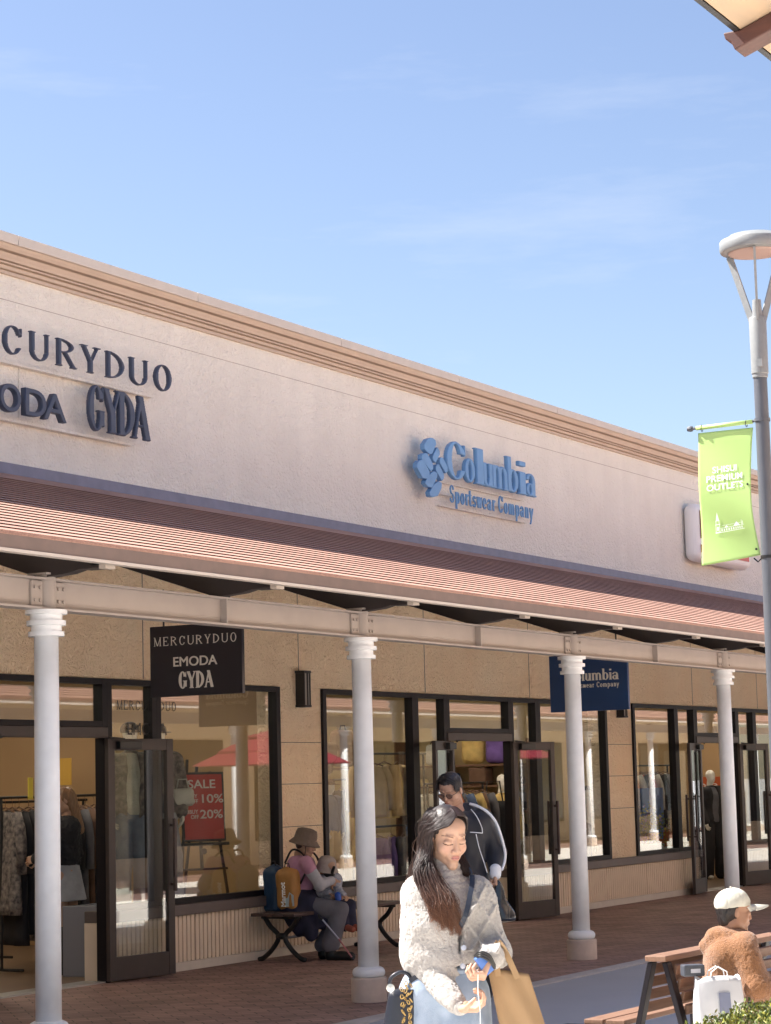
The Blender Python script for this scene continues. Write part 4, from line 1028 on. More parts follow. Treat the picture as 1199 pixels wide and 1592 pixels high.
def fluffd(P):
    n1 = vnoise(P, 120, 5); n2 = vnoise(P, 230, 9); lump = (np.abs(n1-.5)*2)
    folds = (vnoise(P, np.array((7,7,11)), 2)-.5)*.026
    # cable lattice on the front panels
    a = P[...,0]*1.0; z = P[...,2]; u = (a*.9+z*.55)*13; w_ = (a*.9-z*.55)*13
    d1_ = np.abs(u-np.round(u)); d2_ = np.abs(w_-np.round(w_)); lat = np.exp(-(np.minimum(d1_,d2_)/.10)**2)*np.clip((a-.05)/.02,0,1)*(P[...,1] < -.05)*(z > 1.0)
    return lump*.0055+(n2-.5)*.005+folds-lat*.012
tg, TM = torso_g(J, .030, 1.05, 1.10, False)
cuffL = Vector(J['wrL'])+(Vector(J['elL'])-Vector(J['wrL']))*.10; cuffR = Vector(J['wrR'])+(Vector(J['elR'])-Vector(J['wrR']))*.12
card = [tg, ('e',(.0,.0,.985),(.150,.130,.075),.06),
  ('c',J['shL'],J['elL'],.055,.062,.05), ('c',J['elL'],tuple(cuffL),.064,.047,.03), ('c',J['shR'],J['elR'],.054,.060,.05), ('c',J['elR'],tuple(cuffR),.060,.052,.03)]
Vn = TM.inverted()
def cutV(P, D):
    Mi = np.array(Vn); q = P@Mi[:3,:3].T+Mi[:3,3]
    x = q[...,0]-.018; z = q[...,2]; y = q[...,1]
    v = np.maximum(np.abs(x)-(z-.17)*.245, y-.0)                # the V of the neck, front only
    nk = np.linalg.norm(np.stack([q[...,0]*1.0, (q[...,1]-.01)*1.2], -1), axis=-1)-.068; nk = np.maximum(nk, .33-z)
    hem = .925-P[...,2]+.02*np.sin(P[...,0]*18)
    D = smax(D, -v, .012); D = smax(D, -nk, .012)
    armL = d_cap(P, J['elL'], tuple(cuffL), .10, .07)
    armR = d_cap(P, J['elR'], tuple(cuffR), .10, .07)
    return np.where((armL < 0) | (armR < 0), D, smax(D, hem, .02))
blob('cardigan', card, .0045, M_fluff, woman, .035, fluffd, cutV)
cz = []
for J_w, J_e in ((J['wrL'],J['elL']),(J['wrR'],J['elR'])):
    a = Vector(J_w); b = Vector(J_e); d = (b-a).normalized(); cz.append(('c', tuple(a+d*.0), tuple(a+d*.05), .032, .040))
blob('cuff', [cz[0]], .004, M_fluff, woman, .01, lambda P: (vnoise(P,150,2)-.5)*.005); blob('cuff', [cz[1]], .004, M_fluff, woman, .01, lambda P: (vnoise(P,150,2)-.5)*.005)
for i in range(2):
    bt = TM@Vector((.022,-.155+.004*i,.165-.07*i)); q = MB(); q.lathe((0,0,0), [(.0,-.004),(.010,-.003),(.011,.0),(.009,.004)], 16, 'y'); o = q.build('button', mat('button', (.55,.60,.68), .25) if i == 0 else bpy.data.materials['button'], woman, loc=tuple(bt)); o.rotation_euler = (0,0,R(16))
tg2, _ = torso_g(J, .004); nk0 = HMw@Vector((0,.028,-.085))
blob('knit_top', [tg2, ('c',tuple(nk0),tuple(Vector(J['neck'])+Vector((0,0,-.03))),.052,.066,.02)], .005, M_lace, woman, .03, lambda P: (vnoise(P,np.array((60,60,120)),4)-.5)*.005+.002*np.sin(P[...,2]*260)*(P[...,2]>1.235))
jn = [('e',(-.0,.015,.86),(.155,.115,.12)), ('c',J['hiL'],J['knL'],.105,.100), ('c',J['knL'],(-.10,.04,.08),.098,.115), ('c',J['hiR'],J['knR'],.105,.100), ('c',J['knR'],(.10,-.08,.08),.098,.115)]
blob('jeans', jn, .007, M_jean, woman, .03, cloth_disp(.009,8,4,.002,80,(1,1,.5)), lambda P,D: np.maximum(D, .06-P[...,2]))
blob('belt', [('e',(0,.015,.925),(.150,.118,.022))], .006, M_jean, woman)
blob('shoe', shoe_prims(J['anL'],J['toL']), .006, M_white, woman); blob('shoe', shoe_prims(J['anR'],J['toR']), .006, M_white, woman)
# hair: a close cap, then strands combed from the parting
HI = HMw
def hp(*p): return tuple(HI@Vector(p))
M_hcap = mat('hair_cap', (.020,.013,.011), .5, var=.3, vs=40, bump=.3, bs=90)
def capcut(P, D):
    Mi = np.array(HI.inverted()); q = P@Mi[:3,:3].T+Mi[:3,3]
    face = np.maximum(q[...,1]+.020-.55*np.clip(q[...,2]-.03,0,1), q[...,2]-.062+.50*np.abs(q[...,0]-.008))
    face2 = np.maximum(q[...,1]+.0, q[...,2]-.02)
    return smax(D, -np.maximum(face, -1), .006)
np_mesh('hair_cap', [solid([('g',HI,[('e',(0,.024,.047),(.078,.094,.084)),('e',(-.01,.055,-.04),(.074,.055,.10))],.02,.03)], .004, .02, cut=capcut)], M_hcap, woman)
rs = np.random.RandomState(7)
def lerp(a, b, t): return a+(b-a)*t
def W(p): return np.array(HI@Vector(p))
def strands_left(n):
    out = []
    for i in range(n):
        t = rs.rand(); y0 = lerp(-.062,.085,t); top = .128-.0-(y0/.105)**2*.045
        lead = 1-min(1,t*1.7)                                   # 1 at the front lock, 0 towards the nape
        P = [W((.006, y0, top))]
        P.append(W((-.030, y0*.98-.014*lead, top-.004-.030*lead)))
        P.append(W((-.070, lerp(y0*.85,-.048,lead*.5), .085-.028*lead)))
        P.append(W((-.086, lerp(.050+.03*rs.rand(),-.030,lead), .025)))
        P.append(W((-.088, lerp(.06,-.032,lead), -.045)))
        s = rs.rand(); e = rs.rand()
        f = lead**.5 if t < .5 else .25*rs.rand()
        if t < .62:
            x1 = lerp(-.105,-.030,s); x2 = lerp(-.070,.030,s); x3 = lerp(-.035,.050,s)+.008*rs.randn(); zt = lerp(1.06,1.17,e)
            yy = -.135-.030*rs.rand()
            P += [np.array((x1,lerp(-.055,-.10,f),1.30)), np.array((x2,yy,1.205)), np.array((lerp(x2,x3,.6),yy-.015,lerp(1.205,zt,.55))), np.array((x3,yy-.012,zt))]
        else:
            x1 = lerp(-.12,-.03,s); yy = lerp(.02,.12,rs.rand())
            P += [np.array((x1,yy*.6+.02,1.31)), np.array((x1*1.15,yy,1.24)), np.array((x1*1.25,yy+.02,1.17)), np.array((x1*1.25,yy+.03,1.10+.05*rs.rand()))]
        P = np.array(P); P[1:] += rs.randn(len(P)-1,3)*np.linspace(.001,.009,len(P)-1)[:,None]; out.append(P)
    A = np.array(out); fr = A[:,-1,1] < -.05; ids = np.argsort(A[:,-1,0]+rs.randn(len(A))*.008); ids = ids[fr[ids]]
    for ck in np.array_split(ids, 11):
        c3 = A[ck,-1].mean(0)+np.array((rs.randn()*.006,-abs(rs.randn())*.008,rs.randn()*.022)); c2 = A[ck,-2].mean(0)+np.array((rs.randn()*.006,-.006*rs.rand(),0)); kk = rs.rand()
        A[ck,-1] += (c3-A[ck,-1])*(.88 if kk > .2 else .4); A[ck,-2] += (c2-A[ck,-2])*.50; A[ck,-3] += (A[ck,-3].mean(0)-A[ck,-3])*.2
    return A
def strands_right(n):
    out = []
    for i in range(n):
        t = rs.rand(); y0 = lerp(-.060,.085,t); top = .128-(y0/.105)**2*.045; lead = 1-t
        P = [W((.008,y0,top)), W((.040,y0*.98,top-.006)), W((.068,lerp(y0*.75,-.010,lead*.4),.082)), W((.080,lerp(.055,-.002,lead*lead),.022)), W((.080,.045+.03*t,-.045))]
        s = rs.rand(); x1 = lerp(.06,.105,s)
        P += [np.array((x1,.03,1.30)), np.array((x1+.03,.085,1.245)), np.array((x1+.02,.11,1.19)), np.array((x1,.12,1.12))]
        P = np.array(P); P[1:] += rs.randn(len(P)-1,3)*np.linspace(.001,.004,len(P)-1)[:,None]; out.append(P)
    return np.array(out)
hair_obj('hair', np.concatenate([strands_left(2300), strands_right(800)]), .0011, woman, (.026,.014,.013), (.17,.068,.032), 3, .020, (.6,1.0), tipr=.2)
fly = strands_left(60); fly[:,3:] += rs.randn(60,6,3)*.012; hair_obj('stray_hair', fly, .0006, woman, (.03,.018,.015), (.22,.10,.05), 4, .012)
# strap, bags, phone
q = MB(); sp = [(.105,.02,1.305),(.112,-.075,1.275),(.098,-.146,1.215),(.080,-.176,1.15),(.058,-.160,1.10),(.03,-.08,1.04),(-.04,-.09,.96),(-.14,-.06,.89)]
sp = [tuple(p) for p in catmull(np.array([sp], float), 4)[0]]
for a, b_ in zip(sp[:-1], sp[1:]): q.bar(a, b_, .019, .005, up=(0,1,0))
q.build('shoulder_strap', M_strap, woman)
hb = empty('handbag', (WD[0],WD[1],0), HEAD, 'small black handbag with gold chain at the hip of the cardigan woman', 'handbag')
def bagshape(w0, w1, z0, z1, t0, t1, cx, cy, skew=0, n=10):
    rings = []
    for i in range(n):
        v = i/(n-1); w_ = lerp(w0,w1,v)/2; t_ = lerp(t0,t1,v)/2; z = lerp(z0,z1,v); c = cx+skew*v; k = 20; P = []
        for j in range(k):
            a = 2*math.pi*j/k; ca, sa = math.cos(a), math.sin(a)
            P.append((c+w_*math.copysign(abs(ca)**.45,ca), cy+t_*math.copysign(abs(sa)**.6,sa), z))
        rings.append(P)
    return rings
q = MB(); q.loft(bagshape(.175,.11,.60,.86,.10,.06,-.185,-.05,.02)); q.build('bag_body', M_bag, hb, smooth=True)
q = MB(); q.tube([tuple(p) for p in catmull(np.array([[(-.215,-.05,.84),(-.215,-.05,.90),(-.17,-.05,.925),(-.135,-.05,.90),(-.13,-.05,.84)]],float),4)[0]], .007, 8); q.build('handle', M_bag, hb, smooth=True)
q = MB()
for i in range(26):
    a = i*.9; q.tube([(-.155+.018*math.sin(a*1.7)+.006*math.cos(j*1.05+a), -.10-.004*math.sin(j), .885-i*.007+.009*math.sin(j*1.05)) for j in range(6)], .0022, 5, closed=True)
q.build('chain', M_gold, hb); q = MB(); q.lathe((-.215,-.1,.87), [(.0,-.006),(.016,-.004),(.016,.004),(0,.006)], 14, 'y'); q.build('metal_disc', mat('silver', (.6,.58,.52), .3, metal=.9), hb)
tb = empty('tote_bag', (WD[0],WD[1],0), HEAD, 'tan canvas tote bag hanging from the forearm of the woman in the cream cardigan', 'tote bag')
def tote(u, v, side):
    w_ = lerp(.085,.078,v); a = u*2-1; x = .270+a*w_+.010*(1-v)*a-.035*v; z = lerp(.60,.925,v)-.012*a*v-.015*(a*a)*(1-v)*1; 
    y = -.13+side*(.045*(1-a*a)**.5*(1-.55*v)+.006)+.008*math.sin(a*5+v*6)*(1-v*.3)
    return (x+.045*(1-v), y, z)
q = MB(); rings = []
for i in range(22):
    v = i/21; P = [tote(j/13, v, -1) for j in range(14)]+[tote(1-j/13, v, 1) for j in range(14)]; rings.append(P)
q.loft(rings, cap=False); q.add(rings[0], [tuple(range(28))]); o = q.build('bag_body', M_tote, tb, smooth=True); s_ = o.modifiers.new('s','SOLIDIFY'); s_.thickness = .004
for y in (-.175,-.095):
    q = MB(); c_ = catmull(np.array([[(.195,y,.91),(.188,y*.7-.05,.985),(.200,-.15,1.035),(.232,y*.7-.05,.985),(.268,y,.90)]],float),5)[0]
    for a, b_ in zip(c_[:-1], c_[1:]): q.bar(tuple(a), tuple(b_), .022, .004, up=(0,1,0))
    q.build('handle', M_tote, tb)
ph = empty('phone_case', (WD[0],WD[1],0), HEAD, 'blue phone case with looped black strap in the hand of the cardigan woman', 'phone case')
q = MB(); q.obox((.140,-.262,.965), .024, .010, .042, (R(10),R(-35),R(20))); q.build('case', mat('blue_case', (.05,.14,.42), .35), ph, bevel=.004)
q = MB()
for k in range(3):
    c_ = catmull(np.array([[(.105,-.262,.995-.004*k),(.125,-.300,1.012-.008*k),(.158,-.300,.998-.010*k),(.178,-.270,.960-.006*k)]],float),5)[0]; q.tube([tuple(p) for p in c_], .0055, 8)
q.build('strap', M_black, ph, smooth=True)
q = MB(); q.tube([tuple(p) for p in catmull(np.array([[(.115,-.28,.94),(.112,-.285,.86),(.118,-.28,.78),(.112,-.27,.60)]],float),5)[0]], .0018, 6); q.build('cable', M_white, ph)

# ---------------------------------------------------------------- the man in the tracksuit
D_ = 16.6; px0 = 715
def place(px, D, y=1214):
    r = cr*((px-599.5)/F_PX)+cd*((y-796)/F_PX)+cf; return (r[0]*D, r[1]*D, 0)
MD = place(715, 16.6)
J = dict(pel=(.015,.05,.88), neck=(-.015,-.0,1.415), yaw=-12, build=1.12, shL=(-.20,.0,1.37), elL=(-.25,-.02,1.08), wrL=(-.17,-.20,.92),
         shR=(.165,.03,1.35), elR=(.262,.06,1.10), wrR=(.245,-.06,.945), hiL=(-.08,.05,.86), knL=(-.10,-.06,.47), anL=(-.10,.03,.07), toL=(-.13,-.12,.03),
         hiR=(.10,.05,.86), knR=(.12,.03,.46), anR=(.13,.12,.07), toR=(.12,-.03,.03))
HMm = xf((-.075,-.055,1.575), -30, 26, 3, 1.0)
man = body_mesh('person', MD, J, [(HMm, head_prims(1.16,1.0))], [(hand_M(J['wrR'],(.02,-.15,-1),(-1,.2,0)), hand_prims(72,1,30,-1,s=1)), (hand_M(J['wrL'],(.5,-.6,-.3),(.3,.2,-.8)), hand_prims(50,1,30,1))],
    'heavyset man with glasses in a black tracksuit with white sleeve stripes by the shop door', hres=.0035, colfn=skin_col([HMm], np.array([.44,.26,.185]), np.array([.34,.15,.12]), lash=True))
M_track = mat('black_tracksuit', (.008,.009,.018), .6, var=.15, vs=6, sheen=.2); M_wstripe = mat('white_trim', (.75,.77,.82), .6)
tgm, TMm = torso_g(J, .022)
jk = [tgm, ('c',J['shL'],J['elL'],.085,.070,.05), ('c',J['elL'],J['wrL'],.070,.050,.03), ('c',J['shR'],J['elR'],.086,.072,.05), ('c',J['elR'],tuple(Vector(J['wrR'])+Vector((0,.02,.03))),.072,.052,.03),
      ('c',(-.05,.03,1.44),(.05,.05,1.44),.05,.05,.03)]
blob('track_jacket', jk, .008, M_track, man, .03, cloth_disp(.010,9,21,0,60,(1,1,.6)), lambda P,D: np.maximum(D, .80-P[...,2]))
blob('cuff', [('c',tuple(Vector(J['wrR'])+Vector((.002,.012,.035))),tuple(Vector(J['wrR'])+Vector((0,.004,.0))),.046,.044)], .006, M_wstripe, man)
blob('trousers', [('e',(.01,.05,.88),(.185,.15,.13))]+[('c',J['hiL'],J['knL'],.115,.085),('c',J['knL'],(-.10,.03,.06),.082,.075),('c',J['hiR'],J['knR'],.115,.085),('c',J['knR'],(.13,.12,.06),.082,.075)], .010, M_track, man, .03, cloth_disp(.008,7,5))
blob('shoe', shoe_prims(J['anL'],J['toL'],1.1), .009, M_black, man); blob('shoe', shoe_prims(J['anR'],J['toR'],1.1), .009, M_black, man)
def surf_tube(name, pts, r, parent, mat_, m=5):
    q = MB(); q.tube([tuple(p) for p in catmull(np.array([pts],float),m)[0]], r, 8); return q.build(name, mat_, parent, smooth=True)
surf_tube('sleeve_stripe', [(.070,.0,1.475),(.135,-.03,1.452),(.205,-.045,1.405),(.262,-.045,1.33),(.300,-.03,1.22),(.326,.0,1.10),(.318,.0,1.03),(.295,-.045,.975)], .011, man, M_wstripe)
surf_tube('piping', [(.075,-.085,1.435),(.115,-.125,1.38),(.150,-.128,1.30),(.155,-.120,1.255)], .0035, man, M_wstripe); surf_tube('piping', [(.155,-.125,1.255),(.10,-.155,1.262),(.06,-.165,1.265)], .0035, man, M_wstripe)
surf_tube('piping', [(.105,-.150,1.25),(.125,-.150,1.15),(.155,-.148,1.05),(.180,-.145,.96)], .0035, man, M_wstripe)
def hair_cap(HM, parent, mat_, res=.005, zf=.066, grow=1.05, seed=1, back=-.03, xo=0.):
    def cut(P, D):
        Mi = np.array(HM.inverted()); q = P@Mi[:3,:3].T+Mi[:3,3]
        f = np.maximum(q[...,1]+.030, q[...,2]-zf+.25*np.abs(q[...,0]-xo)); low = back-q[...,2]-.3*q[...,1]
        side = np.maximum(q[...,1]+.0-.0, q[...,2]-.022)
        return smax(smax(smax(D, -f, .01), low, .01), -side, .01)
    return np_mesh('hair', [solid([('g',HM,[('e',(0,.022,.050),(.078*grow,.095*grow,.083*grow)),('e',(0,.05,-.02),(.070*grow,.055,.08))],.02,.02)], res, .02, cut=cut, disp=lambda P: (vnoise(P,np.array((120,50,40)),seed)-.5)*.008)], mat_, parent)
M_hairm = mat('black_hair', (.02,.016,.016), .4, c2=(.06,.05,.05), vs=60, stretch=(1,1,.3))
hair_cap(HMm, man, M_hairm, .0045, .07, 1.06, 3)
rs = np.random.RandomState(11); L = []
for i in range(420):
    t = rs.rand(); sgn = 1 if rs.rand() < .6 else -1; y0 = lerp(-.055,.07,t); top = .131-(y0/.105)**2*.045
    L.append([tuple(HMm@Vector(p)) for p in ((-.018,y0,top),(-.018+sgn*.035,y0*.98-.01,top-.006),(sgn*.068,lerp(y0*.8,-.062,.5*(1-t)),.088),(sgn*.083,lerp(.03,-.072,(1-t)**1.5),.050),(sgn*.080,lerp(.05,-.066,(1-t)**1.5),lerp(-.02,.030,(1-t))))])
hair_obj('fringe', np.array(L)+rs.randn(420,1,3)*.003, .0022, man, (.022,.018,.018), (.05,.042,.045), 5, 0)
q = MB(); 
for s in (-1,1):
    q.tube([tuple(HMm@Vector((s*.034+.026*math.cos(a), -.103+.010*abs(math.cos(a)), .004+.017*math.sin(a)))) for a in [i*math.pi/8 for i in range(16)]], .0022, 6, closed=True)
    q.tube([tuple(HMm@Vector(p)) for p in ((s*.060,-.092,.010),(s*.078,-.05,.012),(s*.080,.01,.010))], .0022, 6)
q.tube([tuple(HMm@Vector(p)) for p in ((-.009,-.104,.008),(0,-.107,.011),(.009,-.104,.008))], .002, 6); q.build('glasses', M_black, man)
q = MB()
for s in (-1,1): q.add([tuple(HMm@Vector((s*.034+.024*math.cos(a), -.102+.010*abs(math.cos(a)), .004+.0155*math.sin(a)))) for a in [i*math.pi/8 for i in range(16)]], [tuple(range(16))])
q.build('lenses', mat('tinted_lens', (.24,.14,.11), .15), man)
pb = empty('carrier_bag', MD, HEAD, 'glossy black carrier bag hanging from the hand of the man in the tracksuit', 'bag')
rings = []
for i in range(14):
    v = i/13; P = []
    for j in range(20):
        a = 2*math.pi*j/20; w_ = lerp(.075,.018,v**1.3)*(1+.10*math.sin(3*a+v*5)); P.append((.305+.0-.055*v+w_*1.05*math.cos(a)+.01*math.sin(v*9), -.07+w_*.6*math.sin(a), lerp(.60,.90,v)))
    rings.append(P)
q = MB(); q.loft(rings); q.build('bag_body', mat('black_plastic', (.015,.02,.03), .22, coat=.5, bump=.3, bs=30), pb, smooth=True)
surf = MB(); surf.tube([(.25,-.07,.895),(.247,-.075,.87)], .018, 8); surf.build('handle', bpy.data.materials['black_plastic'], pb)
# ---------------------------------------------------------------- elderly woman on the bench
SD = place(465, 21.1, 1220)
SD = (18.13, 11.17, 0)
# local frame: x image right, y away
J = dict(pel=(-.16,.03,.53), neck=(-.085,.0,.965), yaw=62, build=.98, shL=(-.055,-.155,.915), elL=(.075,-.200,.70), wrL=(.185,-.10,.735),
         shR=(-.10,.15,.915), elR=(.03,.17,.70), wrR=(.19,.05,.74), hiL=(-.10,-.09,.50), knL=(.27,-.19,.46), anL=(.17,-.26,.09), toL=(.36,-.34,.03),
         hiR=(-.10,.07,.50), knR=(.30,-.02,.46), anR=(.10,-.10,.09), toR=(.27,-.19,.03))
HMo = xf((-.045,-.02,1.085), 72, 22, 0, .98)
old = body_mesh('person', SD, J, [(HMo, head_prims(1.02,1.0))], [(hand_M(J['wrL'],(.8,.2,-.5),(0,1,-.3)), hand_prims(50,1,30,1)), (hand_M(J['wrR'],(.8,-.2,-.5),(0,-1,-.3)), hand_prims(50,1,30,-1))],
    'woman in a brown bucket hat and mauve vest sitting on the bench with backpacks on', hres=.0045, handres=.004, res=.014)
M_mauve = mat('mauve_fabric', (.42,.20,.30), .85, c2=(.50,.27,.37), vs=20, bump=.3, bs=100); M_grey = mat('pale_grey_knit', (.42,.42,.46), .9, var=.08, vs=20)
M_dknav = mat('dark_navy_cloth', (.018,.018,.045), .8, var=.3, vs=8); M_slate = mat('slate_trousers', (.13,.13,.16), .8, var=.12, vs=12); M_hatb = mat('brown_felt', (.17,.125,.10), .95, var=.12, vs=30, bump=.4, bs=80)
t_, TMo = torso_g(J, .016, 1, 1.1, False)
blob('vest', [t_, ('c',J['shL'],tuple(Vector(J['shL']).lerp(Vector(J['elL']),.3)),.066,.066,.03), ('c',J['shR'],tuple(Vector(J['shR']).lerp(Vector(J['elR']),.3)),.066,.066,.03), ('e',(-.15,.02,.66),(.15,.15,.10),.04)], .009, M_mauve, old, .03, cloth_disp(.006,12,3), lambda P,D: np.maximum(D, .64-P[...,2]))
blob('sleeve', [limb(Vector(J['shL']).lerp(Vector(J['elL']),.15),J['elL'],.058,.056), limb(J['elL'],J['wrL'],.054,.040)], .008, M_grey, old, .02, cloth_disp(.006,16,7))
blob('sleeve', [limb(Vector(J['shR']).lerp(Vector(J['elR']),.15),J['elR'],.058,.056), limb(J['elR'],J['wrR'],.054,.040)], .008, M_grey, old, .02, cloth_disp(.006,16,7))
blob('trousers', [('c',J['hiL'],J['knL'],.105,.085),('c',J['knL'],tuple(Vector(J['anL'])+Vector((0,0,.05))),.082,.085),('c',J['hiR'],J['knR'],.105,.085),('c',J['knR'],tuple(Vector(J['anR'])+Vector((0,0,.05))),.08,.085)], .011, M_slate, old, .02, cloth_disp(.010,9,9))
blob('boot', shoe_prims(J['anL'],J['toL'],1.2)+[('c',tuple(Vector(J['anL'])+Vector((0,0,.08))),J['anL'],.058,.055)], .010, M_black, old); blob('boot', shoe_prims(J['anR'],J['toR'],1.2)+[('c',tuple(Vector(J['anR'])+Vector((0,0,.08))),J['anR'],.058,.055)], .010, M_black, old)
blob('coat', [('e',(-.14,.0,.57),(.21,.19,.13)), ('c',(-.16,-.10,.50),(-.02,-.24,.24),.10,.07), ('c',(-.22,-.05,.46),(-.12,-.20,.27),.09,.06), ('c',(-.02,-.12,.52),(.10,-.19,.34),.09,.06)], .012, M_dknav, old, .06, cloth_disp(.016,9,12))
q = MB(); q.lathe((0,0,0), [(.155,-.052),(.150,-.048),(.112,-.005),(.106,.05),(.094,.085),(.06,.098),(0,.10)], 36); q.lathe((0,0,0), [(.152,-.056),(.110,-.010),(.0,-.006)], 36)
o = q.build('bucket_hat', M_hatb, old, smooth=True); o.matrix_local = xf((-.055,-.018,1.135), 72, 14, 0, 1)
M_hcap2 = mat('brown_hair', (.05,.025,.018), .5, var=.2, vs=50)
blob('hair', [('g',HMo,[('e',(0,.045,.0),(.077,.068,.085))],.01)], .008, M_hcap2, old)
surf_tube('chin_strap', [tuple(HMo@Vector((-.078,-.01,.04))), tuple(HMo@Vector((-.07,-.035,-.06))), tuple(HMo@Vector((0,-.03,-.125))), tuple(HMo@Vector((.07,-.035,-.06))), tuple(HMo@Vector((.078,-.01,.04)))], .004, old, M_black)
for s in (-1, 1):
    surf_tube('pack_strap', [tuple(TMo@Vector((s*.10,.13,.36))), tuple(TMo@Vector((s*.11,.06,.50))), tuple(TMo@Vector((s*.11,-.07,.47))), tuple(TMo@Vector((s*.12,-.13,.36))), tuple(TMo@Vector((s*.13,-.09,.20)))], .010, old, M_black)
M_ochre = mat('ochre_nylon', (.42,.20,.055), .6, var=.1, vs=15, bump=.2, bs=40); M_teal = mat('navy_nylon', (.02,.06,.13), .5, var=.15, vs=10)
def pack(name, M, w_, h_, d_, m_, label, parent_loc, pocket=None):
    e = empty(name, (0,0,0), 0, label, 'backpack'); e.matrix_world = Matrix.Translation(Vector(parent_loc)) @ Matrix.Rotation(HEAD,4,'Z') @ M
    blob('pack_body', [('b',(0,0,0),(w_,d_,h_),min(d_,w_)*.7),('e',(0,.02,h_*.75),(w_*.8,d_*.9,h_*.45))], .009, m_, e, .05, cloth_disp(.008,14,8))
    q = MB(); q.tube([(-.03,-.0,h_*1.12),(-.02,-.0,h_*1.12+.045),(.02,-.0,h_*1.12+.045),(.03,-.0,h_*1.12)], .006, 8); q.build('grab_loop', M_black, e)
    return e
bkM = xf((-.225,-.125,.655), -28, 4, 0)
bp1 = pack('backpack', bkM, .115, .185, .075, M_ochre, 'ochre backpack with white lettering on the back of the seated woman', SD)
o = sans('Marmot', .052, .004, M_wl, bp1, (.01,-.082,-.15), rot=(R(90),R(-90),0), off=.002)
q = MB(); q.add([(.005,-.078,-.15),(.10,-.078,-.14),(.10,-.078,-.04),(.055,-.078,-.01),(.035,-.078,-.06),(.005,-.078,-.07)], [(0,1,2,3,4,5)]); q.build('print', mat('pale_print', (.45,.55,.58), .6), bp1)
bp2 = pack('backpack', xf((-.375,.06,.645), -40, 0, 0), .10, .21, .07, M_teal, 'dark navy backpack hanging behind the ochre one on the bench', SD)
cn = empty('walking_stick', SD, HEAD, 'folding walking stick with a pinkish shaft leaning by the boots of the seated woman', 'walking stick')
q = MB(); q.tube([(.10,-.30,.38),(.25,-.34,.20)], .008, 8); q.build('shaft', mat('alloy', (.6,.6,.65), .3, metal=.7), cn); q = MB(); q.tube([(.25,-.34,.20),(.37,-.38,.03)], .008, 8); q.build('lower_shaft', mat('pink_shaft', (.45,.16,.18), .35), cn)
q = MB(); q.tube([(.37,-.38,.03),(.385,-.385,.003)], .012, 8); q.build('tip', M_black, cn); q = MB(); q.tube([(.10,-.30,.38),(.07,-.29,.40),(.06,-.29,.43)], .010, 8); q.build('handle', M_black, cn)

# ---------------------------------------------------------------- small child beside her
J = dict(pel=(.17,.05,.51), neck=(.16,.03,.765), yaw=40, build=.62, shL=(.225,-.04,.73), elL=(.26,-.10,.62), wrL=(.30,-.13,.60), shR=(.09,.06,.73), elR=(.07,-.02,.62), wrR=(.16,-.10,.62),
         hiL=(.22,.0,.50), knL=(.36,-.12,.50), anL=(.38,-.15,.30), toL=(.44,-.22,.27), hiR=(.14,.03,.50), knR=(.28,-.16,.50), anR=(.31,-.19,.30), toR=(.36,-.27,.27))
HMc = xf((.155,.0,.86), 35, 30, 0, .80)
kid = body_mesh('person', SD, J, [(HMc, head_prims(1.06,.95))], [(hand_M(J['wrL'],(.5,-.5,-.5),(0,0,-1),.65), hand_prims(45,1,30,1)), (hand_M(J['wrR'],(.6,-.3,-.4),(0,0,-1),.65), hand_prims(45,1,30,-1))],
    'small child in a grey sun hat sitting beside the woman in the bucket hat', hres=.005, handres=.004, res=.014)
t_, TMc = torso_g(J, .018)
blob('jacket', [t_]+arm(J,'L',.014)+arm(J,'R',.014), .009, mat('white_grey_print', (.50,.50,.54), .8, c2=(.20,.22,.30), vs=30), kid, .02, cloth_disp(.006,16,2))
blob('trousers', [('c',J['hiL'],J['knL'],.062,.055),('c',J['knL'],J['anL'],.052,.045),('c',J['hiR'],J['knR'],.062,.055),('c',J['knR'],J['anR'],.052,.045)], .009, M_dknav, kid, .02)
blob('shoe', [('c',(.38,-.15,.30),(.45,-.22,.28),.034,.030)], .008, mat('red_shoe', (.30,.08,.05), .6), kid); blob('shoe', [('c',(.31,-.19,.30),(.38,-.27,.28),.034,.030)], .008, bpy.data.materials['red_shoe'], kid)
M_ghat = mat('grey_cotton', (.36,.31,.29), .95, var=.1, vs=20)
q = MB(); q.lathe((0,0,0), [(.125,-.075),(.12,-.07),(.098,-.02),(.088,.035),(.07,.06),(.03,.075),(0,.078)], 30); o = q.build('sun_hat', M_ghat, kid, smooth=True); o.matrix_local = xf((.145,.01,.895), 35, 14, 0, .95)
blob('scarf', [('e',(.165,-.02,.785),(.055,.055,.035)), ('c',(.19,-.06,.80),(.215,-.10,.86),.018,.014)], .007, M_black, kid, .015)
o = blob('drink_bottle', [('c',(.245,-.16,.60),(.275,-.165,.46),.030,.028)], .007, mat('bright_blue', (.02,.09,.45), .4)); o.location = SD; o.rotation_euler = (0,0,HEAD); tag(o, 'bright blue bottle pouch hanging on the front of the small child', 'pouch')

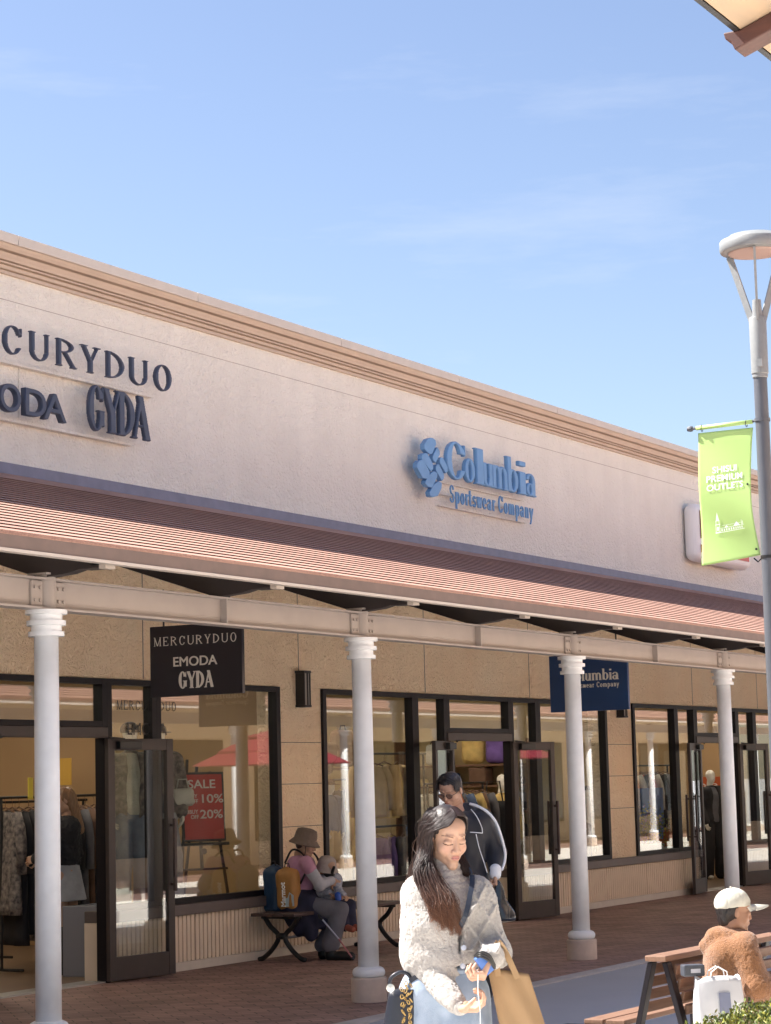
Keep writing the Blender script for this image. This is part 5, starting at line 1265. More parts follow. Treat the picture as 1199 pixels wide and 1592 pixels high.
# ---------------------------------------------------------------- bench under the window
def iron_bench(x0, x1, yb, label):
    e = empty('bench', ((x0+x1)/2, yb, 0), 0, label, 'bench'); hx = (x1-x0)/2; M_sl = mat('dark_timber', (.075,.045,.04), .55, var=.25, vs=8, stretch=(.5,6,6))
    for i in range(4): 
        q = MB(); y = -.185+i*.125; q.box(-hx, hx, y-.054, y+.054, .425, .455); q.build('slat', M_sl, e, bevel=.005)
    for s in (-1, 1):
        q = MB(); X = s*(hx-.16)
        for k in (-1, 1):
            c_ = catmull(np.array([[(X,k*.19,.418),(X,k*.13,.33),(X,k*.035,.235),(X,k*.10,.12),(X,k*.20,.035),(X,k*.26,.014)]],float),6)[0]
            q.tube([tuple(p) for p in c_], [.024]*len(c_), 8)
        q.tube([(X,-.22,.412),(X,.22,.412)], .016, 8); q.tube([(X,-.05,.235),(X,.05,.235)], .03, 8); q.build('leg', M_black, e, smooth=True)
    q = MB(); q.tube([(-hx+.16,0,.215),(hx-.16,0,.215)], .013, 10); q.build('stretcher', mat('worn_iron', (.16,.16,.18), .35, metal=.6), e)
    return e
iron_bench(17.58, 19.70, 11.28, 'dark slatted bench with curved black iron legs under the shop window')

# ---------------------------------------------------------------- boy in the cap and fleece at lower right
BD = place(1125, 11.3, 1203)
J = dict(pel=(-.03,.06,.50), neck=(.00,.02,.805), yaw=80, build=.78, shL=(.045,-.115,.765), elL=(.10,-.16,.585), wrL=(.265,-.13,.560), shR=(-.01,.14,.765), elR=(.05,.18,.58), wrR=(.28,.05,.57),
         hiL=(.0,-.05,.47), knL=(.36,-.09,.47), anL=(.37,-.08,.07), toL=(.48,-.08,.03), hiR=(.0,.11,.47), knR=(.37,.10,.47), anR=(.38,.10,.07), toR=(.49,.10,.03))
HMb = xf((.028,.0,.945), 97, 8, 0, .84)
boy = body_mesh('person', BD, J, [(HMb, head_prims(1.0,.97))], [(hand_M(J['wrL'],(.9,.2,-.2),(0,.5,-1),.8), hand_prims(45,1,30,1)), (hand_M(J['wrR'],(.9,-.3,-.2),(0,-.5,-1),.8), hand_prims(45,1,30,-1))],
    'boy in a cream baseball cap and orange-brown teddy fleece sitting on the wooden bench', hres=.0035, handres=.0035, colfn=skin_col([HMb], np.array([.36,.20,.13]), np.array([.32,.14,.11]), lash=False))
M_teddy = mat('teddy_fleece', (.20,.085,.032), .95, c2=(.27,.12,.046), vs=50, bump=.8, bs=200, sheen=.3)
def teddyd(P): return np.abs(vnoise(P,110,5)-.5)*.008+(vnoise(P,200,7)-.5)*.004+(vnoise(P,np.array((10,10,8)),3)-.5)*.018
t_, TMb = torso_g(J, .035, 1.1, 1.15)
blob('fleece_jacket', [t_, ('c',J['shL'],J['elL'],.075,.075,.04), ('c',J['elL'],J['wrL'],.075,.055,.03), ('c',J['shR'],J['elR'],.075,.075,.04), ('c',J['elR'],J['wrR'],.072,.055,.03),
   ('e',(-.045,.0,.840),(.085,.090,.045),.03), ('c',(-.085,-.03,.825),(-.130,.02,.78),.042,.035,.03), ('e',(.02,-.01,.825),(.075,.078,.045),.03), ('e',(.06,-.10,.80),(.06,.05,.05),.03), ('e',(-.03,.03,.52),(.16,.17,.07),.04)], .0055, M_teddy, boy, .03, teddyd, lambda P,D: np.maximum(D, .455-P[...,2]))
blob('trousers', [('c',J['hiL'],J['knL'],.085,.07),('c',J['knL'],J['anL'],.068,.06),('c',J['hiR'],J['knR'],.085,.07),('c',J['knR'],J['anR'],.068,.06)], .010, M_slate, boy, .02, cloth_disp(.006,12,4))
blob('shoe', shoe_prims(J['anL'],J['toL'],.9), .009, M_white, boy); blob('shoe', shoe_prims(J['anR'],J['toR'],.9), .009, M_white, boy)
M_hcap3 = mat('black_hair_short', (.014,.010,.010), .45, var=.3, vs=60, bump=.5, bs=120)
np_mesh('hair', [solid([('g',HMb,[('e',(0,.030,.015),(.078,.094,.085)),('e',(0,.062,-.045),(.058,.040,.055))],.02,.02)], .004, .01, cut=lambda P,D: smax(D, -((P@np.array(HMb.inverted())[:3,:3].T+np.array(HMb.inverted())[:3,3])[...,1]-.002), .005), disp=lambda P: (vnoise(P,np.array((130,130,50)),4)-.5)*.008)], M_hcap3, boy)
M_cap = mat('cream_cotton', (.60,.585,.50), .85, c2=(.52,.51,.44), vs=25, bump=.3, bs=160)
CM = HMb @ xf((0,.012,.045), 0, -12, 0, 1.0)
def capseam(P):
    q = (P@np.array(CM.inverted())[:3,:3].T+np.array(CM.inverted())[:3,3]); a = np.arctan2(q[...,0], -(q[...,1]-.01)); r = np.hypot(q[...,0], q[...,1]-.01); d = np.abs(((a/(math.pi/3)+.5) % 1)-.5)*(math.pi/3)*r; return (vnoise(P,28,6)-.5)*.009+.0022*np.exp(-(d/.0035)**2)
cap_ = [('e',(0,.010,.012),(.092,.110,.092))]
np_mesh('cap', [solid([('g',CM,cap_,.01)], .004, .01, cut=lambda P,D: np.maximum(D, -((P@np.array(CM.inverted())[:3,:3].T+np.array(CM.inverted())[:3,3])[...,2]+.014)), disp=capseam)], M_cap, boy)
q = MB(); nb = 14; vs = []
for k, (zz) in enumerate((.0,-.004)):
    for i in range(nb+1):
        a = math.pi*i/nb; 
        for r_ in (0,1):
            x = .078*math.cos(a); y = -.060-.040*math.sin(a) if r_ == 0 else -.075-.140*math.sin(a)**.8; vs.append((x*(1 if r_ == 0 else .96), y, -.006+zz-(.020*(abs(math.cos(a))**2) if r_ else .010*(abs(math.cos(a))**2))-(.016 if r_ else 0)))
fs = [];  M2 = 2*(nb+1)
for i in range(nb): fs += [(2*i,2*i+1,2*i+3,2*i+2), (M2+2*i+2,M2+2*i+3,M2+2*i+1,M2+2*i), (2*i+1,M2+2*i+1,M2+2*i+3,2*i+3)]
q.add([tuple(CM@Vector(p)) for p in vs], fs); o = q.build('cap_brim', M_cap, boy, smooth=True)
q = MB(); q.lathe((0,0,0), [(0,.006),(.007,.003),(.008,0),(.0,-.002)], 12); o = q.build('cap_button', M_cap, boy); o.matrix_local = CM @ Matrix.Translation((0,.008,.106))
for p_, f_ in (((.0,-.075,.055),(.0,-.10,.02)),):
    pass

# ---------------------------------------------------------------- wooden double bench, bags and hedge in front
M_oak = mat('bench_wood', (.155,.080,.048), .6, c2=(.21,.115,.07), vs=6, stretch=(1,12,12), bump=.15, bs=60)
wb = empty('wooden_bench', (10.62, 4.46, 0), R(-2), 'double sided slatted wooden bench with dark metal end frame, beside the boy', 'bench')
hx = .45
prof = [(-.20,.38),(-.045,.715),(.045,.715),(.20,.38)]
for X in (0, 1.55):
    q = MB()
    q.prism([(-.235,.0),(-.205,.0),(-.025,.70),(-.055,.70)], X-.03, X+.03); q.prism([(.235,.0),(.205,.0),(.025,.70),(.055,.70)], X-.03, X+.03)
    q.box(X-.031, X+.031, -.56, .56, .33, .37); q.bar((X,-.5,.0),(X,-.5,.34), .05); q.bar((X,.5,.0),(X,.5,.34), .05); q.build('end_frame', M_frame, wb, bevel=.004)
q = MB(); q.box(-.05, 1.62, -.06, .06, .705, .735); q.build('top_rail', M_oak, wb, bevel=.006)
for s in (-1, 1):
    for i in range(4):
        z = .46+i*.066; y = s*(.245-.235*(z/.70)+.0); q = MB(); q.obox((.83, s*(.058+.255*(.70-z)), z), .790, .010, .026, (s*-.24,0,0)); q.build('back_slat', M_oak, wb, bevel=.004)
    for i in range(3 if s < 0 else 2):
        q = MB(); q.box(.0, 1.62, *sorted((s*(.21+i*.125), s*(.21+i*.125+.11))), .372, .398); q.build('seat_slat', M_oak, wb, bevel=.004)
def sack(name, loc, rz, w_, d_, h_, m_, label, cat_, stripe=None, tilt=0):
    e = empty(name, loc, rz, label, cat_); e.rotation_euler = (tilt, 0, rz); q = MB(); rings = []
    for i in range(12):
        v = i/11; P = []
        for j in range(24):
            a = 2*math.pi*j/24; ca, sa = math.cos(a), math.sin(a); kx = w_*(1-.05*v+.03*math.sin(4*v)); ky = d_*(1-.55*v*v)
            P.append((kx*math.copysign(abs(ca)**.4,ca), ky*math.copysign(abs(sa)**.4,sa)*(1+.12*math.sin(5*a+v*4)*v), h_*v+(.012*math.sin(3*a) if i == 11 else 0)))
        rings.append(P)
    q.loft(rings, cap=False); q.add(rings[0], [tuple(range(24))]); o = q.build('bag_body', m_, e, smooth=True); s_ = o.modifiers.new('s','SOLIDIFY'); s_.thickness = .002; return e
M_pbag = mat('white_paper_bag', (.55,.56,.58), .35, var=.05, vs=8, bump=.3, bs=14)
sb1 = sack('shopping_bag', (10.50, 4.10, .40), HEAD+R(8), .125, .06, .24, M_pbag, 'white glossy shopping bag with a grey panel standing on the wooden bench beside the boy', 'shopping bag')
q = MB(); q.add([(-.012,-.064,.01),(.05,-.064,.01),(.045,-.055,.17),(-.012,-.055,.17)], [(0,1,2,3)]); q.build('grey_panel', mat('grey_panel', (.16,.18,.26), .4), sb1)
for s in (-1, 1):
    q = MB(); q.tube([(-.05,s*.028,.21),(-.04,s*.03,.27),(.0,s*.02,.295),(.04,s*.03,.27),(.05,s*.028,.21)], .003, 6); q.build('handle', M_white, sb1)
bx = empty('camera_pouch', (10.47, 4.22, .655), HEAD+R(10), 'small dark grey box pouch resting on top of the white shopping bag', 'pouch')
q = MB(); q.box(-.055,.055,-.035,.035,-.008,.05); q.build('pouch_body', mat('charcoal', (.05,.055,.07), .5), bx, bevel=.008); q = MB(); q.box(-.02,.03,-.037,-.034,.01,.03); q.build('label_patch', M_grey, bx)

# clipped shrub at the lower right corner
M_leaf = bpy.data.materials.new('leaf'); M_leaf.use_nodes = True; n = M_leaf.node_tree; b = n.nodes['Principled BSDF']
oi = n.nodes.new('ShaderNodeVertexColor'); oi.layer_name = 'Col'; n.links.new(oi.outputs[0], b.inputs['Base Color']); b.inputs['Roughness'].default_value = .5
def shrub(name, x0, x1, y0, y1, z0, z1, N, label, seed=0, leaf_=.018, cols=((.12,.15,.025),(.26,.25,.04),(.06,.09,.018),(.22,.16,.09)), ztop=None, at=None, rz=0):
    rs = np.random.RandomState(seed); e = empty(name, ((x0+x1)/2,(y0+y1)/2,z0), 0, label, 'shrub'); c0_ = np.array(((x0+x1)/2,(y0+y1)/2,z0))
    P = np.stack([rs.uniform(x0,x1,N), rs.uniform(y0,y1,N), np.zeros(N)], 1); top = z1+.035*(vnoise(P,6,3)-.5)*2+.02*(vnoise(P,18,4)-.5)
    if ztop is not None: top = top+ztop(P)
    P[:,2] = np.maximum(z0, top-np.abs(rs.randn(N))*.05-(rs.rand(N)<.35)*rs.rand(N)*(z1-z0)); P -= c0_
    D = rs.randn(N,3)+np.array((0,0,.8)); D /= np.linalg.norm(D,axis=1,keepdims=True); S = np.cross(D, rs.randn(N,3)); S /= np.linalg.norm(S,axis=1,keepdims=True)
    l = leaf_*(.6+.8*rs.rand(N,1)); w_ = l*.28; v = np.stack([P, P+D*l*.5+S*w_, P+D*l, P+D*l*.5-S*w_], 1).reshape(-1,3); q = np.arange(4*N).reshape(N,4)
    ci = rs.choice(len(cols), N, p=[.40,.27,.22,.11]); C = np.array(cols)[ci]*(.7+.6*rs.rand(N,1)); C = np.repeat(C, 4, 0)
    np_mesh('foliage', [(v,q)], M_leaf, e, lambda v_: C, smooth=False)
    q2 = MB()
    for i in range(60):
        x = rs.uniform(x0,x1)-c0_[0]; y = rs.uniform(y0,y1)-c0_[1]; h = (z1-z0)*rs.uniform(.7,.98); q2.tube([(x*.6,y*.6,0),(x*.85,y*.85,h*.5),(x,y,h)], .003, 5)
    if at: e.location = Matrix.Rotation(rz,4,'Z')@e.location+Vector((at[0],at[1],0)); e.rotation_euler = (0,0,rz)
    q2.build('stems', mat('twig_'+name, (.22,.15,.09), .8) , e); return e
hx_ = lambda P: np.clip((P[:,0]-.05)*.30, -.12, .10)
shrub('clipped_shrub', -.02, 1.0, -.35, .45, 0.0, .505, 26000, 'yellow-green clipped shrub with dry twigs at the lower right corner', 2, .020, ztop=hx_, at=(9.06,3.74), rz=HEAD)
# ================================================================ inside the shops
M_manne = mat('mannequin_white', (.78,.76,.72), .4); M_denim = mat('dark_denim', (.15,.19,.30), .85, c2=(.26,.31,.44), vs=12, bump=.2, bs=200)
def cloth_m(name, c, v=.15): return mat(name, c, .85, var=v, vs=9, bump=.2, bs=60)
M_c = dict(blk=cloth_m('black_cloth',(.02,.02,.025)), gry=cloth_m('grey_cloth',(.12,.12,.14)), lg=cloth_m('light_grey_cloth',(.35,.36,.40)), blu=cloth_m('blue_cloth',(.10,.15,.28)), tan=cloth_m('tan_cloth',(.58,.42,.22)), yel=cloth_m('mustard_cloth',(.66,.48,.18)),
    pur=cloth_m('purple_cloth',(.17,.10,.36)), brn=cloth_m('brown_cloth',(.16,.09,.06)), wht=cloth_m('white_cloth',(.62,.60,.56)), pat=mat('camouflage_cloth',(.04,.04,.05),.85,c2=(.30,.26,.24),vs=22), org=cloth_m('orange_cloth',(.50,.16,.05)), red=cloth_m('red_cloth',(.42,.03,.03)))
def garment(key, length, width, seed, sleeves=.55, hanger=True, open_=False):
    """hanging top or coat: local x across the shoulders, z down from the hook at 0"""
    rs = random.Random(seed); e = empty('hanging_garment', (0,0,0)); q = MB(); rings = []
    for i in range(14):
        v = i/13; z = -.10-length*v; wd = width*(.55+.45*min(1,v*5))*(1+.08*v) if v < .2 else width*(1+.10*v); P = []
        for j in range(24):
            a = 2*math.pi*j/24; ca, sa = math.cos(a), math.sin(a); f = 1+.25*math.sin(j*2.1+seed+v*2)*v
            P.append((wd/2*math.copysign(abs(ca)**.7,ca), (.035+.03*v)*math.copysign(abs(sa)**.7,sa)*f, z+ (.035*abs(ca) if i == 0 else 0)*-1))
        rings.append(P)
    q.loft(rings)
    for s in (-1, 1):
        P0 = Vector((s*width*.42,0,-.135)); P1 = Vector((s*width*.60,-.01,-.13-sleeves*.5)); P2 = Vector((s*width*.60,-.015,-.13-sleeves)); q.tube([P0,P0.lerp(P1,.5)+Vector((s*.015,0,0)),P1,P2], [.055,.058,.052,.045], 10)
    q.build('cloth', M_c[key], e, smooth=True)
    q = MB(); q.tube([(-width*.42,0,-.125),(0,0,-.075),(width*.42,0,-.125)], .008, 6); q.tube([(0,0,-.075),(0,0,-.02),(.02,0,.0),(.0,0,.018),(-.015,0,.005)], .003, 6); q.build('hanger', M_oak, e)
    return e
def hang(e, x, y, z, rz, label, group):
    e.location = (x,y,z); e.rotation_euler = (0,0,rz); tag(e, label, 'garment', group); return e
def rack(x0, x1, y, z, label, feet=True, ax='x'):
    e = empty('clothes_rack', ((x0+x1)/2, y, 0), 0 if ax == 'x' else R(90), label, 'clothes rack'); hx = (x1-x0)/2
    q = MB(); q.tube([(-hx,0,z),(hx,0,z)], .013, 10); q.build('rail', M_black, e)
    for s in (-1, 1):
        q = MB(); q.tube([(s*(hx-.06),0,z),(s*(hx-.06),0,.04)], .014, 10); q.tube([(s*(hx-.06),-.25,.04),(s*(hx-.06),.25,.04)], .013, 8); q.build('leg', M_black, e)
    return e
g1 = 'clothes hanging on the racks in the first shop'
rack(15.85, 17.55, 13.15, 1.60, 'black clothes rack of dark jackets just inside the first shop door')
cols_ = ['pat','blk','blk','pat','gry','pat','gry','lg','blk','gry','brn','gry','pat','blk']
names = {'tan':'tan','blk':'black','pat':'mottled dark','gry':'charcoal','lg':'pale grey','brn':'brown','pur':'purple','yel':'mustard','wht':'white','blu':'blue','org':'orange','red':'red'}
ord_ = ['first','second','third','fourth','fifth','sixth','seventh','eighth','ninth','tenth','eleventh','twelfth','thirteenth','fourteenth']
for i, kx in enumerate(cols_):
    hang(garment(kx, .95+.28*((i*7)%4)/3, .50, i, .55), 15.97+i*.112, 13.15+.01*(i%3), 1.585, R(66+6*((i*5)%5)), '%s garment, %s from the left on the first shop rack' % (names[kx], ord_[i]), g1)
rack(17.1, 18.7, 14.3, 1.55, 'second black clothes rack deeper inside the first shop')
for i, kx in enumerate(['blk','gry','blk','brn','gry','blk']):
    hang(garment(kx, .95, .50, i+30, .6), 17.3+i*.22, 14.3, 1.535, R(30+8*(i%3)), '%s coat, %s from the left on the deeper first shop rack' % (names[kx], ord_[i]), g1)
q = MB(); q.box(-.30,.30,-.25,.25,0,.62); cb = q.build('display_block', mat('grey_laminate', (.22,.23,.28), .35), None, bevel=.006); cb.location = (16.12,12.13,.004); tag(cb, 'plain grey display block standing just inside the first shop door', 'display block')
def note(x, y, z, w_, h_, c, label, rz=0):
    q = MB(); q.box(-w_/2,w_/2,-.004,.004,-h_/2,h_/2); o = q.build('notice', mat('notice_%d' % int(x*100+z*10), c, .6), None); o.location = (x,y,z); o.rotation_euler = (0,0,rz); tag(o, label, 'notice'); return o
note(16.15, 13.0, 1.68, .13, .20, (.75,.62,.08), 'small yellow price card hanging over the clothes rack', R(20)); note(18.4, 14.5, 1.85, .42, .28, (.60,.36,.06), 'amber notice sheet on the side wall of the first shop', R(-80))

def mannequin(loc, rz, label, top, bottom, hat=None, s=1.0, plinth=0, jacket=None, group='mannequins in the shop windows', base_c=None, wide=1):
    J = dict(pel=(0,.0,.95), neck=(0,0,1.45), yaw=0, build=.92, shL=(-.17,.0,1.39), elL=(-.22,.03,1.13), wrL=(-.20,-.10,.92), shR=(.17,.0,1.39), elR=(.24,.02,1.13), wrR=(.21,-.06,.90),
        hiL=(-.08,.0,.90), knL=(-.10,-.02,.50), anL=(-.12,.03,.08), toL=(-.14,-.12,.03), hiR=(.08,0,.90), knR=(.11,-.04,.50), anR=(.13,-.02,.08), toR=(.16,-.16,.03))
    HM = xf((0,-.01,1.61), 0, 4, 0, .95)
    simple = [('e',(0,.015,.03),(.072,.09,.085)), ('e',(0,-.02,-.03),(.058,.062,.082)), ('c',(0,-.08,.0),(0,-.092,-.03),.008,.01), ('c',(0,.02,-.05),(0,.03,-.16),.048,.052)]
    tg_, _ = torso_g(J, -.01); pr = [tg_]+arm(J,'L',-.008)+arm(J,'R',-.008)+leg(J,'L',-.012)+leg(J,'R',-.012)+shoe_prims(J['anL'],J['toL'],.8)+shoe_prims(J['anR'],J['toR'],.8)
    parts = [solid(pr, .014, .02), solid([('g',HM,simple,.01,.02)], .007, .01), solid([('g',hand_M(J['wrL'],(0,-.1,-1),(1,0,0)),hand_prims(18,1,20,1),.005,.006)], .005, .005, pad=.01), solid([('g',hand_M(J['wrR'],(0,-.1,-1),(-1,0,0)),hand_prims(18,1,20,-1),.005,.006)], .005, .005, pad=.01)]
    m0 = np_mesh('mannequin', parts, M_manne); m0.location = (loc[0],loc[1],loc[2]); m0.rotation_euler = (0,0,rz); m0.scale = (s,s,s); tag(m0, label, 'mannequin', group)
    t2, _ = torso_g(J, .014); tp = [t2]+[('c',J['shL'],J['elL'],.068,.060),('c',J['elL'],J['wrL'],.058,.045),('c',J['shR'],J['elR'],.068,.060),('c',J['elR'],J['wrR'],.058,.045)]
    blob('top', tp, .012, M_c[top], m0, .025, cloth_disp(.010,9,3), lambda P,D: np.maximum(D, .90-P[...,2]))
    if jacket:
        t3, _ = torso_g(J, .030); blob('jacket', [t3]+[('c',J['shL'],J['elL'],.082,.074),('c',J['elL'],J['wrL'],.072,.055),('c',J['shR'],J['elR'],.082,.074),('c',J['elR'],J['wrR'],.072,.055)], .012, M_c[jacket], m0, .03, cloth_disp(.012,9,6),
            lambda P,D: np.maximum(np.maximum(D, .84-P[...,2]), -np.maximum(np.abs(P[...,0])-.055, P[...,1]+.02)))
    w_ = .10*wide
    blob('trousers', [('e',(0,0,.93),(.155,.12,.10)),('c',J['hiL'],J['knL'],.098,w_),('c',J['knL'],(-.12,.02,.10),w_,w_*1.02),('c',J['hiR'],J['knR'],.098,w_),('c',J['knR'],(.13,-.02,.10),w_,w_*1.02)], .012, bottom if not isinstance(bottom,str) else M_c[bottom], m0, .02, cloth_disp(.008,9,9,stretch=(1,1,.3)))
    if hat:
        blob('cap', [('e',(0,.01,1.665),(.088,.103,.075)), ('b',(0,-.125,1.645),(.065,.055,.006),.005,.02)], .007, M_c[hat], m0, .01, None, lambda P,D: np.maximum(D, 1.638-P[...,2]))
    return m0
# platform in the window of the first shop
q = MB(); q.box(16.42, 18.90, YW+.30, YW+1.15, .004, .50); o = q.build('display_platform', mat('pale_board', (.55,.45,.33), .6, var=.05), None, bevel=.004); tag(o, 'pale display platform behind the window of the first shop', 'platform')
q = MB(); q.box(19.35, 21.75, YW+.30, YW+1.15, .004, .56); o = q.build('display_platform', mat('dark_board', (.10,.08,.07), .6, var=.05), None, bevel=.004); tag(o, 'dark display platform behind the left window of the second shop', 'platform')
q = MB(); q.box(24.9, 26.85, YW+.30, YW+1.05, .004, .50); o = q.build('display_platform', bpy.data.materials['pale_board'], None, bevel=.004); tag(o, 'pale display platform behind the right window of the second shop', 'platform')
q = MB(); q.box(27.35, 29.8, YW+.30, YW+.85, .004, .45); o = q.build('display_platform', bpy.data.materials['dark_board'], None, bevel=.004); tag(o, 'dark display platform behind the window of the third shop', 'platform')
mannequin((16.62, 12.2, .50), R(-40), 'mannequin in a camouflage jacket, wide dark jeans and black cap behind the glass door', 'wht', M_denim, 'blk', 1.02, jacket='pat', wide=1.08)
mannequin((17.20, 12.30, .50), R(-30), 'mannequin in a mottled jacket and pale trousers beside the sale poster', 'gry', 'lg', 'blk', 1.02, jacket='pat', wide=1.0)
cbag = empty('cream_bag', (17.36, 12.13, 1.56), R(-40), 'small cream round handbag hanging on the arm of the mannequin by the sale poster', 'handbag')
blob('bag_body', [('b',(0,0,0),(.11,.04,.085),.035)], .008, M_c['wht'], cbag, .01); q = MB(); q.tube([(-.06,0,.08),(-.04,0,.17),(.04,0,.17),(.06,0,.08)], .008, 8); q.build('handle', M_c['wht'], cbag, smooth=True)
# easel with the sale poster
es = empty('easel', (17.80, 12.22, .502), R(-28), 'black display easel on the platform in the window of the first shop', 'easel')
for nm, a, b_ in (('leg',(-.27,-.05,0),(-.12,.05,1.42)),('leg',(.27,-.05,0),(.12,.05,1.30)),('leg',(0,.42,0),(0,.08,1.35))):
    q = MB(); q.bar(a, b_, .032, .02); q.build(nm, M_black, es, bevel=.003)
q = MB(); q.bar((-.25,-.045,.36),(.25,-.045,.36), .035, .02); q.bar((0,.0,.36),(0,.02,.62), .035, .02); q.build('crossbar', M_black, es); q = MB(); q.bar((-.27,-.04,.60),(.27,-.04,.60), .05, .03); q.lathe((0,-.03,.53), [(.03,-.02),(.03,.02)], 12, 'y'); q.build('shelf', M_black, es)
ps = empty('sale_poster', (17.80, 12.22, .502), R(-28), 'red framed SALE poster offering 10% and 20% off, standing on the easel', 'poster')
PM = [('b')]
q = MB(); q.obox((0,-.035,.96), .235, .012, .335, (R(-4),0,0)); fr_ = q.build('frame', M_black, ps, bevel=.004)
M_red = mat('sale_red', (.50,.045,.04), .5); q = MB(); q.obox((0,-.049,.96), .212, .002, .312, (R(-4),0,0)); q.build('sheet', M_red, ps)
q = MB(); q.obox((-.09,-.0525,.72), .110, .0008, .068, (R(-4),0,0)); q.build('pale_patch', mat('lilac_patch', (.50,.36,.52), .5), ps)
M_wp = mat('poster_white', (.75,.72,.70), .5)
def ptxt(t, x, z, h, w_): o = sans(t, h, .001, M_wp, ps, (x,-.0525+(z-.96)*.07,z), w_=w_, rot=(R(86),0,0), off=h*.02); return o
ptxt('SALE',-.165,1.14,.085,.30); ptxt('2BUY',-.185,1.045,.040,.12); ptxt('OFF',-.145,.995,.040,.085); ptxt('10%',-.045,.998,.085,.235); ptxt('3BUY',-.185,.895,.040,.12); ptxt('OFF',-.145,.845,.040,.085); ptxt('20%',-.045,.848,.085,.245)
q = MB(); q.box(-.10,.19,-.052,-.0512,.800,.804); q.box(-.10,.17,-.051,-.0502,.762,.766); q.build('small_print', M_wp, ps)
# decal letters on the glass
dc = empty('window_lettering', (15.62, YW+.012, 2.35), 0, 'black lettering MERCURYDUO EMODA on the narrow pane above the first shop door', 'lettering')
o = serif_line('MERCURYDUO', S5, .08, .98, 0, .085, dc, M_black, gap=.35, res=.003); o.location = (0,0,0); o2 = sans('EMODA', .115, .002, M_black, dc, (.22,0,-.22), w_=.60)

# ---- second shop
def shelf(x0, x1, y, zs, label, m_=None, d=.34):
    e = empty('shelf_unit', ((x0+x1)/2, y, 0), 0, label, 'shelves'); hx = (x1-x0)/2
    q = MB(); q.box(-hx-.02,-hx,-d/2,d/2,0.004,zs[-1]+.35); q.box(hx,hx+.02,-d/2,d/2,.004,zs[-1]+.35); q.build('side_panel', M_oak, e)
    for z in zs: q = MB(); q.box(-hx+.001,hx-.001,-d/2,d/2,z-.012,z+.012); q.build('shelf', m_ or M_oak, e)
    return e
su = shelf(23.9, 25.9, 16.1, (.5,.87,1.22,1.57,1.85), 'wooden shelves of folded clothes on the side wall of the second shop'); su.location = (26.70,13.95,0); su.rotation_euler = (0,0,R(-90))
shelf(21.0, 22.8, 16.1, (.5,.95,1.40,1.85,2.3), 'wooden shelves of bags left of centre on the back wall of the second shop')
def folded(x, y, z, w_, h_, key, label, group, cat_='folded clothes', nm='folded_pile'):
    o = blob(nm, [('b',(0,0,h_/2),(w_/2,.13,h_/2),min(.03,h_*.3))], .014, M_c[key], None, .01, cloth_disp(.006,20,int(x*10)%9)); o.location = (x,y,z); tag(o, label, cat_, group); return o
i = 0
pal = ['brn','blk','gry','tan','blu','pur','brn','gry','yel','blk']
rows = {.512:'bottom', .882:'second', 1.232:'third', 1.582:'fourth'}
for z in rows:
    for k in range(4):
        kx = pal[(i*3+k) % 10]; folded(26.66, 13.2+.5*k, z, .26, .10+.07*((i+k)%3), kx, '%s folded pile on the %s shelf of the second shop, %s from the window' % (names[kx], rows[z], ord_[k]), 'folded clothes on the back shelves'); i += 1
def daypack(x, y, z, key, rz, label, sc_=1):
    e = empty('shop_backpack', (x,y,z), rz, label, 'backpack', 'backpacks on show in the second shop')
    blob('pack_body', [('b',(0,0,.21*sc_),(.15*sc_,.09*sc_,.20*sc_),.07*sc_),('e',(0,-.08*sc_,.13*sc_),(.12*sc_,.05*sc_,.10*sc_))], .013, M_c[key], e, .03, cloth_disp(.006,16,3)); q = MB(); q.tube([(-.04,0,.41*sc_),(-.03,0,.46*sc_),(.03,0,.46*sc_),(.04,0,.41*sc_)], .008, 6); q.build('grab_loop', M_black, e); return e
daypack(26.62,13.78,1.865,'yel',R(-80),'mustard backpack on the upper shelf seen through the open door',1.05); daypack(26.62,13.42,1.865,'pur',R(-80),'purple backpack beside the mustard one on the upper shelf'); daypack(26.62,14.4,1.865,'wht',R(-80),'white bag at the deep end of the shelf top',.7)
daypack(21.0,12.50,1.83,'brn',R(-20),'brown backpack hung high in the left window of the second shop')
q = MB(); q.box(20.1,22.6,12.70,12.76,1.80,1.83); q.box(20.1,22.6,12.70,12.76,1.35,1.38); o = q.build('display_rail', M_oak, None); tag(o, 'wooden display rails across the left window of the second shop', 'display rail')
mannequin((20.2, 12.2, .56), R(-10), 'child mannequin in a navy jacket, beige trousers and brown hat in a window', 'blu', 'tan', 'brn', .66, jacket='blu')
hd = blob('mannequin_head', [('e',(0,0,.13),(.075,.09,.11)),('c',(0,.02,.06),(0,.02,-.03),.05,.06),('e',(0,.0,.20),(.09,.105,.06)),('b',(.0,-.12,.18),(.06,.05,.006),.005)], .008, M_c['brn'], None, .02); hd.location = (20.45,12.35,1.84); hd.rotation_euler = (0,0,R(50)); tag(hd, 'brown cap on a mannequin head at the upper left of the second shop window', 'mannequin head')  # mannequin head wearing a cap, shaped as one solid
g2 = 'tops hanging in the windows of the second shop'
rack(21.3, 23.0, 12.55, 1.98, 'clothes rack behind the left window of the second shop')
for i, (kx, x, z, L_) in enumerate((('tan',21.65,1.965,.60),('yel',22.0,1.965,.62),('tan',22.3,1.965,.60),('brn',22.65,1.965,.66))):
    hang(garment(kx, L_, .50, 50+i, .5), x, 12.55, z, R(-20+18*i), '%s hooded top, %s from the left in the left window' % (names[kx], ord_[i]), g2)
rack(21.2, 22.6, 12.38, 1.16, 'low clothes rack behind the left window of the second shop')
for i, (kx, x) in enumerate((('pur',21.5),('pur',21.82),('gry',22.1),('yel',22.38))):
    hang(garment(kx, .50, .44, 60+i, .45), x, 12.38, 1.145, R(-10+14*i), '%s jacket, %s from the left on the low window rack' % (names[kx], ord_[i]), g2)
